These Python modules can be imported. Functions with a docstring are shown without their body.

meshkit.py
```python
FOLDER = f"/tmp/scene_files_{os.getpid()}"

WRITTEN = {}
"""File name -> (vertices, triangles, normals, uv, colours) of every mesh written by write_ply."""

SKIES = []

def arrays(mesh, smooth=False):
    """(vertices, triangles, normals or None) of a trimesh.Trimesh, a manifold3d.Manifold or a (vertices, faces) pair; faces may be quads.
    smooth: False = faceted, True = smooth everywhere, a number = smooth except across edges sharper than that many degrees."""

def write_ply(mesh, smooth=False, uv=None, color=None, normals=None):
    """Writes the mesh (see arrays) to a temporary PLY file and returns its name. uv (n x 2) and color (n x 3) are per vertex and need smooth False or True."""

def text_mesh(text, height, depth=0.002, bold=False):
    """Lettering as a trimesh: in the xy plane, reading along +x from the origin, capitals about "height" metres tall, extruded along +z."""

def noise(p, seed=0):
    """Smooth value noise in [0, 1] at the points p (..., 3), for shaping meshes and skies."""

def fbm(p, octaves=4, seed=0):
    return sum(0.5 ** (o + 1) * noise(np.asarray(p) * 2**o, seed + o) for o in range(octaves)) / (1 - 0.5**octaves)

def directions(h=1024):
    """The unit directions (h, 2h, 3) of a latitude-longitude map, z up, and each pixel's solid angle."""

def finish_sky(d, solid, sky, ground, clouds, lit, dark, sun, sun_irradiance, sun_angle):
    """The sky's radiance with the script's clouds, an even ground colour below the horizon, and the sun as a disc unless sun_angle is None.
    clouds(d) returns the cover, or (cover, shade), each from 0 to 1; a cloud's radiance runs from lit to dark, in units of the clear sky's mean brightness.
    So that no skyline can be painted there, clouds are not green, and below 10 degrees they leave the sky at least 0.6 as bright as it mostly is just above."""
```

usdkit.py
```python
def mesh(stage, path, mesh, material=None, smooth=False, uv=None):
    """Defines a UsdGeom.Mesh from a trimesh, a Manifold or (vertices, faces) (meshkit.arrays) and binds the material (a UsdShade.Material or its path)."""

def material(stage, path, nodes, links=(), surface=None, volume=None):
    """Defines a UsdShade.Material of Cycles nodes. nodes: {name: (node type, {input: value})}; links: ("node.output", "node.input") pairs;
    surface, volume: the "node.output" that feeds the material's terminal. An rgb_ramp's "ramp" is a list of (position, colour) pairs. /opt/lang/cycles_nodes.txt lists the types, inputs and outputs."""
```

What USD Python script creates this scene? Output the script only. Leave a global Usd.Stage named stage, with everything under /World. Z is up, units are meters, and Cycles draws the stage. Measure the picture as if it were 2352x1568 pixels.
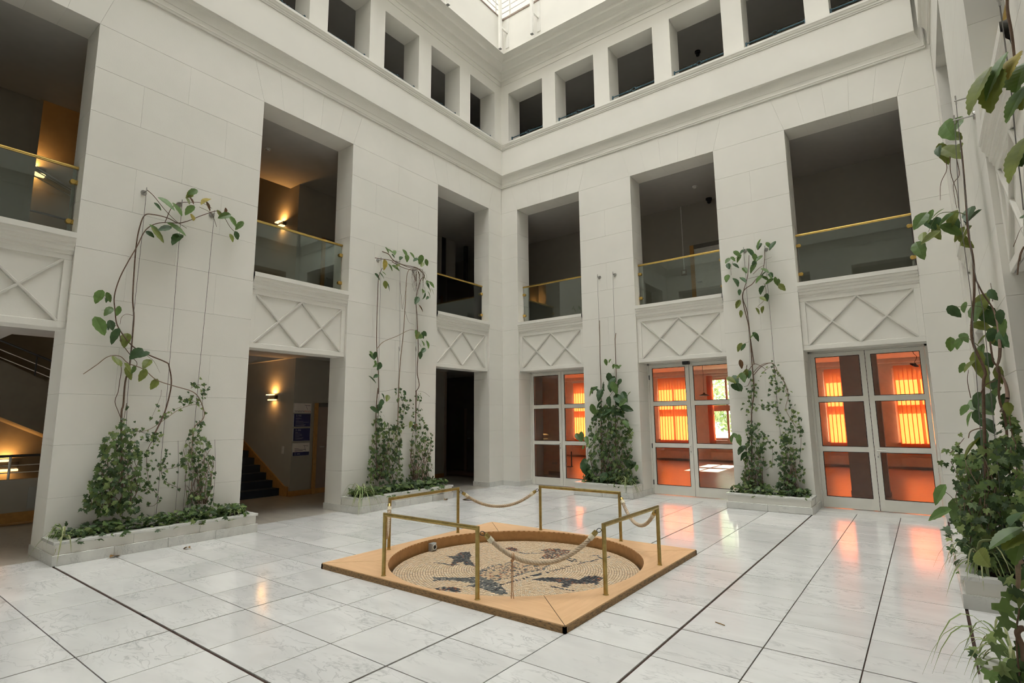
import math, random
import numpy as np
from pxr import Usd, UsdGeom, UsdLux, UsdShade, Sdf, Gf, Vt
import usdkit, meshkit

stage = Usd.Stage.CreateInMemory()
UsdGeom.SetStageUpAxis(stage, UsdGeom.Tokens.z)
UsdGeom.SetStageMetersPerUnit(stage, 1.0)
UsdGeom.Xform.Define(stage, '/World')
UsdGeom.Scope.Define(stage, '/World/Looks')

# ------------------------------------------------------------------ camera, sky, sun, exposure
EXPOSURE = 0.5
SKY = (1.0, 0.995, 0.965); SKY_I = 2.2
SUN_I = 6.2; SUN_ELEV = 35.5; SUN_AZ = 2.0
CAM = np.array([8.559, -10.879, 1.6]); YAW, PITCH, ROLL, FPX = 2.21928, 0.144229, -0.008796, 1240.3

def cam_axes():
    cy, sy, cp, sp = math.cos(YAW), math.sin(YAW), math.cos(PITCH), math.sin(PITCH)
    f = np.array([cy * cp, sy * cp, sp]); r = np.array([sy, -cy, 0.0]); u = np.cross(r, f)
    c, s = math.cos(ROLL), math.sin(ROLL)
    return c * r + s * u, -s * r + c * u, f
CR, CU, CF = cam_axes()
cam = UsdGeom.Camera.Define(stage, '/World/camera')
cam.CreateHorizontalApertureAttr(36.0); cam.CreateVerticalApertureAttr(24.0)
cam.CreateFocalLengthAttr(36.0 * FPX / 2352); cam.CreateClippingRangeAttr(Gf.Vec2f(0.05, 500))
cam.CreateExposureAttr(EXPOSURE)
m4 = np.eye(4); m4[0, :3], m4[1, :3], m4[2, :3], m4[3, :3] = CR, CU, -CF, CAM
cam.AddTransformOp().Set(Gf.Matrix4d(*m4.ravel().tolist()))
dome = UsdLux.DomeLight.Define(stage, '/World/sky_dome')
dome.CreateColorAttr(Gf.Vec3f(*SKY)); dome.CreateIntensityAttr(SKY_I)
sun = UsdLux.DistantLight.Define(stage, '/World/sun')
sun.CreateIntensityAttr(SUN_I); sun.CreateNormalizeAttr(True); sun.CreateAngleAttr(0.6); sun.CreateColorAttr(Gf.Vec3f(1.0, 0.93, 0.82))
sun.AddRotateZOp().Set(SUN_AZ); sun.AddRotateXOp().Set(-(90 - SUN_ELEV))

# ------------------------------------------------------------------ dimensions (metres)
W, L = 9.194, 11.255
RX = [0.517, 2.376, 3.712, 5.564, 6.901, 8.677]            # piers and openings along the back wall
LY = [0.536, 2.384, 4.746, 6.577, 8.921, 10.72]            # the same along the side walls
ZT, ZL, ZS = 7.054, 2.80, 4.05                             # opening top, lintel, sill of the gallery
TH = 0.5

def ray(px, py): return (px - 1176) / FPX * CR + (784 - py) / FPX * CU + CF
def hit(px, py, ax, val):                                    # where a wall plane lies along a measured direction
    d = ray(px, py); return CAM + (val - CAM[ax]) / d[ax] * d
def on_left(px, py, d): return hit(px, py, 0, d)
def on_back(px, py, d): return hit(px, py, 1, -d)
def on_right(px, py, d): return hit(px, py, 0, W - d)
def on_floor(px, py, z=0.0): return hit(px, py, 2, z)

# ------------------------------------------------------------------ materials
MATS = {}
def mat(name, nodes, links, surface='p.BSDF'):
    MATS[name] = usdkit.material(stage, '/World/Looks/' + name, nodes, links, surface=surface); return MATS[name]

def plain(name, col, rough=0.5, metal=0.0, spec=0.5, var=0.06, scale=6.0, bump=0.0, bscale=60.0, emit=None, coat=0.0, rnd=0.0):
    hi = tuple(min(1, c * (1 + var)) for c in col); lo = tuple(c * (1 - var) for c in col)
    nodes = {'g': ('geometry', {}), 'n': ('noise_texture', {'scale': scale, 'detail': 4.0, 'roughness': 0.6}),
             'r': ('rgb_ramp', {'ramp': [(0.3, lo), (0.7, hi)]}),
             'p': ('principled_bsdf', {'roughness': rough, 'metallic': metal, 'specular_ior_level': spec, 'coat_weight': coat})}
    links = [('g.position', 'n.vector'), ('n.fac', 'r.fac')]
    if rnd:
        nodes['o'] = ('object_info', {}); nodes['mr'] = ('map_range', {'to_min': 1 - rnd, 'to_max': 1 + rnd}); nodes['h'] = ('hsv', {})
        links += [('o.random', 'mr.value'), ('mr.result', 'h.value'), ('r.color', 'h.color'), ('h.color', 'p.base_color')]
    else: links.append(('r.color', 'p.base_color'))
    if bump:
        nodes['n2'] = ('noise_texture', {'scale': bscale, 'detail': 3.0}); nodes['b'] = ('bump', {'strength': bump, 'distance': 0.01})
        links += [('g.position', 'n2.vector'), ('n2.fac', 'b.height'), ('b.normal', 'p.normal')]
    if emit: nodes['p'][1].update(emission_color=emit[0], emission_strength=emit[1])
    return mat(name, nodes, links)

WALLC = (0.79, 0.776, 0.718)
plain('stone_panel', WALLC, 0.75, spec=0.25, var=0.025, scale=1.2, bump=0.06, bscale=45, rnd=0.012)
plain('plaster', WALLC, 0.8, spec=0.2, var=0.02, scale=1.5, bump=0.05, bscale=40)
plain('lattice_paint', (0.66, 0.645, 0.59), 0.8, spec=0.2, var=0.02)
plain('light_well_dark', (0.20, 0.20, 0.20), 0.7, spec=0.2)  # dark grey for the added light well only
plain('joint', (0.60, 0.585, 0.53), 0.9, spec=0.1)
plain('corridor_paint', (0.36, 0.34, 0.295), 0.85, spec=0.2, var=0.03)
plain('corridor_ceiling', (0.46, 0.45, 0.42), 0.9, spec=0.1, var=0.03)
plain('stair_shade_paint', (0.17, 0.15, 0.115), 0.85, spec=0.2)  # corridor paint darkened, the stairwell's shade put into the colour
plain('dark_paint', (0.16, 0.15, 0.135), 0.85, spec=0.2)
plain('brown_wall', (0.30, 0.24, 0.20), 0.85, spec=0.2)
plain('brass', (0.62, 0.43, 0.13), 0.28, metal=1.0, var=0.12, scale=14, bump=0.05, bscale=120)
plain('old_brass', (0.40, 0.30, 0.11), 0.36, metal=1.0, var=0.22, scale=18, bump=0.08, bscale=90)
plain('brass_strip', (0.62, 0.47, 0.26), 0.45, metal=0.4, var=0.1)
plain('steel', (0.45, 0.44, 0.42), 0.35, metal=0.9)
plain('dark_steel', (0.06, 0.065, 0.07), 0.45, metal=0.5)
plain('teal_metal', (0.045, 0.10, 0.13), 0.45, metal=0.4)
plain('white_metal', (0.80, 0.79, 0.74), 0.45, spec=0.4, var=0.02)
plain('door_paint', (0.78, 0.765, 0.70), 0.4, spec=0.45, var=0.02)
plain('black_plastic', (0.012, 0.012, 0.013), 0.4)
plain('gasket', (0.03, 0.025, 0.025), 0.6)
plain('light_plastic', (0.62, 0.61, 0.57), 0.5)
plain('grey_plastic', (0.33, 0.34, 0.33), 0.5)
plain('oak', (0.42, 0.22, 0.06), 0.5, var=0.15, scale=12)
plain('carpet_blue', (0.035, 0.05, 0.075), 0.95, spec=0.1, bump=0.3, bscale=200)
plain('sign_white', (0.72, 0.66, 0.60), 0.4)
plain('sign_blue', (0.012, 0.017, 0.11), 0.35)
plain('sign_frame', (0.55, 0.56, 0.53), 0.35, metal=0.6)
plain('ink_dark', (0.02, 0.025, 0.06), 0.6)
plain('ink_red', (0.45, 0.07, 0.02), 0.6)
plain('ink_pale', (0.55, 0.57, 0.62), 0.6)
plain('lamp_body', (0.10, 0.09, 0.08), 0.4, metal=0.5)
plain('lamp_glow', (1.0, 0.8, 0.5), 0.5, emit=((1.0, 0.62, 0.26), 1.9))
plain('rope', (0.58, 0.47, 0.34), 0.9, spec=0.15, var=0.14, scale=50, bump=0.5, bscale=260)
plain('rope_wrap', (0.74, 0.68, 0.52), 0.7)
plain('cord', (0.48, 0.27, 0.14), 0.9)
plain('soil', (0.035, 0.025, 0.018), 0.95, spec=0.1, bump=0.8, bscale=90)
plain('bark', (0.16, 0.105, 0.075), 0.85, spec=0.2, var=0.2, scale=30)
plain('bark_pale', (0.27, 0.20, 0.14), 0.85, spec=0.2, var=0.2, scale=30)
plain('green_stem', (0.14, 0.17, 0.06), 0.7)
plain('wire', (0.22, 0.21, 0.20), 0.5, metal=0.6)
plain('dead_leaf', (0.22, 0.12, 0.035), 0.8, var=0.3, scale=40)
plain('room_paint', (0.80, 0.68, 0.60), 0.8, spec=0.2)
plain('room_column', (0.42, 0.32, 0.28), 0.8, spec=0.2)
plain('window_frame', (0.62, 0.40, 0.30), 0.5)
plain('grass', (0.08, 0.14, 0.03), 0.95, var=0.3, scale=3)
plain('hedge_leaf', (0.34, 0.42, 0.22), 0.7, var=0.3, scale=9)
plain('expansion_strip', (0.07, 0.045, 0.037), 0.9, spec=0.1, var=0.1)
plain('joint_dark', (0.10, 0.085, 0.075), 0.8)
plain('mosaic_bed', (0.115, 0.085, 0.06), 0.95)
for nm, c in (('tessera_sand', (0.70, 0.545, 0.37)), ('tessera_tan', (0.62, 0.455, 0.29)), ('tessera_grey', (0.14, 0.145, 0.135)), ('tessera_slate', (0.045, 0.048, 0.055)), ('tessera_rust', (0.32, 0.12, 0.06)), ('tessera_pale', (0.60, 0.53, 0.42))):
    plain(nm, c, 0.55, var=0.16, scale=45)

# polished marble, clouded and veined, a little different from tile to tile
def marble(name, base, vein, rough, per_tile=True, scale=1.0):
    nodes = {'g': ('geometry', {}), 'o': ('object_info', {}), 'off': ('vector_math', {'math_type': 'scale', 'vector1': (37.0, 19.0, 11.0)}),
             'add': ('vector_math', {'math_type': 'add'}), 'mp': ('mapping', {'rotation': (0.0, 0.0, 0.7), 'scale': (1.0 * scale, 2.6 * scale, 1.6 * scale)}),
             'n': ('noise_texture', {'scale': 1.5, 'detail': 5.0, 'roughness': 0.5, 'distortion': 0.6}),
             'n3': ('noise_texture', {'scale': 3.4, 'detail': 6.0, 'roughness': 0.55, 'distortion': 1.0}),
             'sub': ('math', {'math_type': 'subtract', 'value2': 0.5}), 'ab': ('math', {'math_type': 'absolute'}),
             'vr': ('rgb_ramp', {'ramp': [(0.0, (0.6, 0.6, 0.6)), (0.008, (0.34, 0.34, 0.34)), (0.03, (0, 0, 0))]}),
             'n4': ('noise_texture', {'scale': 1.3, 'detail': 3.0}), 'gate': ('rgb_ramp', {'ramp': [(0.45, (0, 0, 0)), (0.62, (1, 1, 1))]}),
             'vm': ('mix_color', {'blend_type': 'multiply', 'fac': 1.0}),
             'r': ('rgb_ramp', {'ramp': [(0.25, tuple(c * 0.90 for c in base)), (0.52, base), (0.75, tuple(min(1, c * 1.07) for c in base))]}),
             'mx': ('mix_color', {'blend_type': 'mix', 'b': vein}), 'mr': ('map_range', {'to_min': 0.94, 'to_max': 1.05}), 'h': ('hsv', {}),
             'p': ('principled_bsdf', {'roughness': rough, 'specular_ior_level': 0.5})}
    links = [('o.random', 'off.scale'), ('g.position', 'add.vector1'), ('off.vector', 'add.vector2'), ('add.vector', 'mp.vector'), ('mp.vector', 'n.vector'), ('mp.vector', 'n3.vector'), ('mp.vector', 'n4.vector'),
             ('n.fac', 'r.fac'), ('n3.fac', 'sub.value1'), ('sub.value', 'ab.value1'), ('ab.value', 'vr.fac'), ('n4.fac', 'gate.fac'), ('vr.color', 'vm.a'), ('gate.color', 'vm.b'),
             ('r.color', 'mx.a'), ('vm.result', 'mx.fac'), ('o.random', 'mr.value'), ('mr.result', 'h.value'), ('mx.result', 'h.color'), ('h.color', 'p.base_color')]
    mat(name, nodes, links)
marble('marble_floor', (0.735, 0.74, 0.72), (0.34, 0.35, 0.35), 0.11)
marble('marble_shaded', (0.46, 0.43, 0.37), (0.25, 0.24, 0.22), 0.25, scale=1.2)  # court marble with the corridor's dimness painted into its colour
marble('marble_trim', (0.70, 0.70, 0.66), (0.33, 0.34, 0.34), 0.22, scale=1.7)

def wood(name, base, dark, rough, scale, direction=(1, 9, 9)):
    mat(name, {'g': ('geometry', {}), 'mp': ('mapping', {'scale': tuple(float(d) for d in direction)}), 'n': ('noise_texture', {'scale': scale, 'detail': 7.0, 'roughness': 0.65, 'distortion': 0.3}),
               'r': ('rgb_ramp', {'ramp': [(0.28, dark), (0.55, base), (0.8, tuple(min(1, c * 1.12) for c in base))]}), 'p': ('principled_bsdf', {'roughness': rough})},
        [('g.position', 'mp.vector'), ('mp.vector', 'n.vector'), ('n.fac', 'r.fac'), ('r.color', 'p.base_color')])
wood('beech_x', (0.77, 0.49, 0.265), (0.70, 0.425, 0.215), 0.5, 2.5, (1, 7, 7))
wood('beech_y', (0.77, 0.49, 0.265), (0.70, 0.425, 0.215), 0.5, 2.5, (7, 1, 7))
wood('beech_rim', (0.47, 0.245, 0.09), (0.38, 0.19, 0.065), 0.5, 4.0, (3, 3, 3))
wood('worn_edge', (0.34, 0.20, 0.085), (0.06, 0.045, 0.03), 0.7, 9.0, (3, 3, 9))
wood('room_boards', (0.38, 0.235, 0.17), (0.30, 0.175, 0.125), 0.3, 3.0, (1, 10, 1))

def glass_pane(name, tint, ior=1.5, rough=0.0):
    mat(name, {'t': ('transparent_bsdf', {'color': tint}), 'gl': ('glossy_bsdf', {'color': (0.95, 1.0, 0.97), 'roughness': rough}), 'f': ('fresnel', {'IOR': ior}), 'm': ('mix_closure', {})},
        [('f.fac', 'm.fac'), ('t.BSDF', 'm.closure1'), ('gl.BSDF', 'm.closure2')], surface='m.closure')
glass_pane('clear_glass', (0.96, 0.97, 0.96), 1.4)
glass_pane('railing_glass', (0.82, 0.87, 0.85), 1.6)
glass_pane('dark_glass', (0.12, 0.11, 0.10), 1.5)

def leafy(name, col, trans, rough=0.42, var=0.25, edge=None):
    nodes = {'g': ('geometry', {}), 'n': ('noise_texture', {'scale': 14.0, 'detail': 3.0}), 'r': ('rgb_ramp', {'ramp': [(0.3, tuple(c * (1 - var) for c in col)), (0.7, tuple(c * (1 + var) for c in col))]}),
             'o': ('object_info', {}), 'mr': ('map_range', {'to_min': 0.75, 'to_max': 1.25}), 'h': ('hsv', {}),
             'p': ('principled_bsdf', {'roughness': rough, 'specular_ior_level': 0.35}), 't': ('translucent_bsdf', {'color': trans}), 'm': ('mix_closure', {'fac': 0.25})}
    mat(name, nodes, [('g.position', 'n.vector'), ('n.fac', 'r.fac'), ('o.random', 'mr.value'), ('mr.result', 'h.value'), ('r.color', 'h.color'), ('h.color', 'p.base_color'), ('p.BSDF', 'm.closure1'), ('t.BSDF', 'm.closure2')], surface='m.closure')
leafy('leaf_green', (0.110, 0.190, 0.060), (0.18, 0.28, 0.05))
leafy('leaf_dark', (0.054, 0.108, 0.046), (0.08, 0.14, 0.03))
leafy('leaf_olive', (0.168, 0.204, 0.054), (0.24, 0.28, 0.04))
leafy('leaf_yellow', (0.420, 0.340, 0.080), (0.5, 0.4, 0.06), 0.6)
leafy('leaf_brown', (0.120, 0.065, 0.030), (0.12, 0.06, 0.02), 0.7)
leafy('ivy_green', (0.100, 0.160, 0.050), (0.16, 0.25, 0.05), 0.45)
leafy('ivy_dark', (0.052, 0.094, 0.038), (0.08, 0.14, 0.03), 0.45)
leafy('ivy_pale', (0.180, 0.240, 0.085), (0.26, 0.34, 0.07), 0.5)
leafy('blade_green', (0.220, 0.300, 0.120), (0.3, 0.38, 0.12), 0.5)
leafy('blade_pale', (0.420, 0.450, 0.240), (0.45, 0.5, 0.2), 0.5)
mat('blind_fabric', {'d': ('diffuse_bsdf', {'color': (0.88, 0.42, 0.25)}), 't': ('translucent_bsdf', {'color': (1.0, 0.49, 0.24)}), 'm': ('mix_closure', {'fac': 0.62})},
    [('d.BSDF', 'm.closure1'), ('t.BSDF', 'm.closure2')], surface='m.closure')

# ------------------------------------------------------------------ mesh helpers
class MB:
    def __init__(s): s.v, s.f, s.n = [], [], 0
    def add(s, v, f):
        v = np.asarray(v, float); f = np.asarray(f, int)
        if f.ndim == 2 and f.shape[1] == 4: f = np.vstack([f[:, [0, 1, 2]], f[:, [0, 2, 3]]])
        s.v.append(v); s.f.append(f + s.n); s.n += len(v); return s
    def box(s, a, b, xf=None):
        x0, y0, z0 = a; x1, y1, z1 = b
        v = np.array([(x, y, z) for x in (x0, x1) for y in (y0, y1) for z in (z0, z1)], float)
        if xf: v = xf(v)
        return s.add(v, [(0, 1, 3, 2), (4, 6, 7, 5), (0, 4, 5, 1), (2, 3, 7, 6), (0, 2, 6, 4), (1, 5, 7, 3)])
    def slab(s, poly, d0, d1, ch=0.0, xf=None):
        """convex polygon poly (a, b) between depths d0 (back) and d1 (front), front edge chamfered; xf maps (a, d, b)"""
        p = np.asarray(poly, float); n = len(p); rings = [(p, d0)]
        if ch:
            e = np.roll(p, -1, 0) - p; e /= np.linalg.norm(e, axis=1)[:, None]
            area = np.sum(p[:, 0] * np.roll(p[:, 1], -1) - np.roll(p[:, 0], -1) * p[:, 1])
            nr = np.stack([-e[:, 1], e[:, 0]], 1) * np.sign(area)
            q = np.roll(nr, 1, 0); bis = (nr + q) / (1 + np.sum(nr * q, 1))[:, None]
            sg = np.sign(d1 - d0); rings += [(p, d1 - sg * ch), (p + bis * ch, d1)]
        else: rings.append((p, d1))
        v = np.vstack([np.column_stack([r[:, 0], np.full(n, d), r[:, 1]]) for r, d in rings]); f = []
        for k in range(len(rings) - 1):
            for i in range(n):
                j = (i + 1) % n; a = k * n; f += [(a + i, a + j, a + n + j), (a + i, a + n + j, a + n + i)]
        for base in (0, (len(rings) - 1) * n):
            f += [(base, base + i, base + i + 1) for i in range(1, n - 1)]
        return s.add(xf(v) if xf else v, f)
    def extrude(s, prof, a0, a1, xf, close=True):
        """profile (d, z) swept along a from a0 to a1; a0 / a1 may be one value per profile point"""
        p = np.asarray(prof, float); n = len(p)
        A0, A1 = np.broadcast_to(a0, n), np.broadcast_to(a1, n)
        v = np.vstack([np.column_stack([A0, p]), np.column_stack([A1, p])]); f = []
        for i in range(n if close else n - 1):
            j = (i + 1) % n; f += [(i, j, n + j), (i, n + j, n + i)]
        if close:
            from shapely.geometry import Polygon
            import trimesh
            try:
                vv, ff = trimesh.creation.triangulate_polygon(Polygon(p), engine='earcut')
                if len(vv) == n:
                    idx = [int(np.argmin(np.linalg.norm(p - q, axis=1))) for q in vv]
                    ff = np.array(idx)[ff]; f += [tuple(t) for t in ff] + [tuple(t + n) for t in ff]
            except Exception: pass
        return s.add(xf(v), f)
    def tube(s, pts, r, n=6, cap=True):
        p = np.asarray(pts, float); k = len(p); r = np.broadcast_to(r, k)
        t = np.gradient(p, axis=0); t /= np.maximum(np.linalg.norm(t, axis=1), 1e-9)[:, None]
        up = np.array([0.0, 0, 1]) if abs(t[0, 2]) < 0.9 else np.array([1.0, 0, 0])
        a = np.cross(t[0], up); a /= np.linalg.norm(a); rings = []
        for i in range(k):
            a = a - t[i] * (a @ t[i]); a /= max(np.linalg.norm(a), 1e-9); b = np.cross(t[i], a)
            th = np.arange(n) * 2 * math.pi / n
            rings.append(p[i] + r[i] * (np.cos(th)[:, None] * a + np.sin(th)[:, None] * b))
        v = np.vstack(rings); f = []
        for i in range(k - 1):
            for j in range(n):
                q = (j + 1) % n; f += [(i * n + j, i * n + q, (i + 1) * n + q), (i * n + j, (i + 1) * n + q, (i + 1) * n + j)]
        if cap:
            f += [(0, j + 1, j) for j in range(1, n - 1)]; o = (k - 1) * n; f += [(o, o + j, o + j + 1) for j in range(1, n - 1)]
        return s.add(v, f)
    def lathe(s, prof, c, axis=(0, 0, 1), n=16):
        """profile (r, h) turned about axis through c"""
        ax = np.asarray(axis, float); ax /= np.linalg.norm(ax)
        u = np.cross(ax, (0, 0, 1) if abs(ax[2]) < 0.9 else (1, 0, 0)); u /= np.linalg.norm(u); w = np.cross(ax, u)
        th = np.arange(n) * 2 * math.pi / n; ring = np.cos(th)[:, None] * u + np.sin(th)[:, None] * w
        v = np.vstack([np.asarray(c) + ax * h + max(r, 1e-5) * ring for r, h in prof]); f = []
        for i in range(len(prof) - 1):
            for j in range(n):
                q = (j + 1) % n; f += [(i * n + j, i * n + q, (i + 1) * n + q), (i * n + j, (i + 1) * n + q, (i + 1) * n + j)]
        return s.add(v, f)
    def ball(s, c, r, sub=1, sc=(1, 1, 1)):
        import trimesh
        b = trimesh.creation.icosphere(subdivisions=sub, radius=r)
        return s.add(b.vertices * np.asarray(sc) + np.asarray(c), b.faces)
    def out(s): return np.vstack(s.v), np.vstack(s.f)

def beam(mb, a, b, w, h, up=(0, 0, 1)):
    a, b = np.asarray(a, float), np.asarray(b, float); t = b - a; t /= np.linalg.norm(t)
    s_ = np.cross(t, up); s_ /= np.linalg.norm(s_); u_ = np.cross(s_, t)
    v = np.array([p + s_ * i * w / 2 + u_ * j * h / 2 for p in (a, b) for i in (-1, 1) for j in (-1, 1)])
    return mb.add(v, [(0, 1, 3, 2), (4, 6, 7, 5), (0, 4, 5, 1), (2, 3, 7, 6), (0, 2, 6, 4), (1, 5, 7, 3)])

def smooth_path(pts, per=5):
    p = np.asarray(pts, float)
    if len(p) < 3: return p
    q = np.vstack([2 * p[0] - p[1], p, 2 * p[-1] - p[-2]]); out = []
    for i in range(1, len(q) - 2):
        for t in np.arange(per) / per:
            out.append(0.5 * (2 * q[i] + (q[i + 1] - q[i - 1]) * t + (2 * q[i - 1] - 5 * q[i] + 4 * q[i + 1] - q[i + 2]) * t * t + (3 * q[i] - q[i - 1] - 3 * q[i + 1] + q[i + 2]) * t ** 3))
    return np.vstack(out + [p[-1]])

USED = {}
def path_for(parent, name):
    k = USED.get((parent, name), 0); USED[(parent, name)] = k + 1
    return f'{parent}/{name}' + (f'_{k:03d}' if k else '')
LOC = {}
def tag(prim, **kw):
    for k, v in kw.items():
        if v: prim.SetCustomDataByKey(k, v)
def thing(name, label, category, loc=(0, 0, 0), group=None, kind=None):
    p = path_for('/World', name); x = UsdGeom.Xform.Define(stage, p); x.AddTranslateOp().Set(Gf.Vec3d(*map(float, loc)))
    LOC[p] = np.asarray(loc, float); tag(x.GetPrim(), label=label, category=category, group=group, kind=kind); return p
def part(parent, name, mb, material, label=None, kind=None, smooth=False):
    v, f = mb.out() if isinstance(mb, MB) else mb
    p = path_for(parent, name); base = LOC[parent]
    m = usdkit.mesh(stage, p, (v - base, f), MATS[material], smooth=smooth)
    LOC[p] = base; tag(m.GetPrim(), label=label, kind=kind); return p
def setting(name, label, category, loc=(0, 0, 0)): return thing(name, label, category, loc, kind='structure')

# ------------------------------------------------------------------ the four walls of the court
def xf_left(v):  v = np.asarray(v, float); return np.column_stack([v[:, 1], -v[:, 0], v[:, 2]])
def xf_right(v): v = np.asarray(v, float); return np.column_stack([W - v[:, 1], -v[:, 0], v[:, 2]])
def xf_back(v):  v = np.asarray(v, float); return np.column_stack([v[:, 0], -v[:, 1], v[:, 2]])
def xf_front(v): v = np.asarray(v, float); return np.column_stack([v[:, 0], -L + v[:, 1], v[:, 2]])
ROWS = [0.0] + [ZT - 0.635 * k for k in range(10, -1, -1)]
ZB = 7.755                                                          # underside of the string course

def joints_for(width, row):
    odd = (row % 2 == 1)
    if width > 2: return [0.25, 0.75] if odd else [0.5]
    if width > 1: return [0.5] if odd else []
    return []

def rect(s0, s1, z0, z1): return [(s0, z0), (s1, z0), (s1, z1), (s0, z1)]

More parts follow.
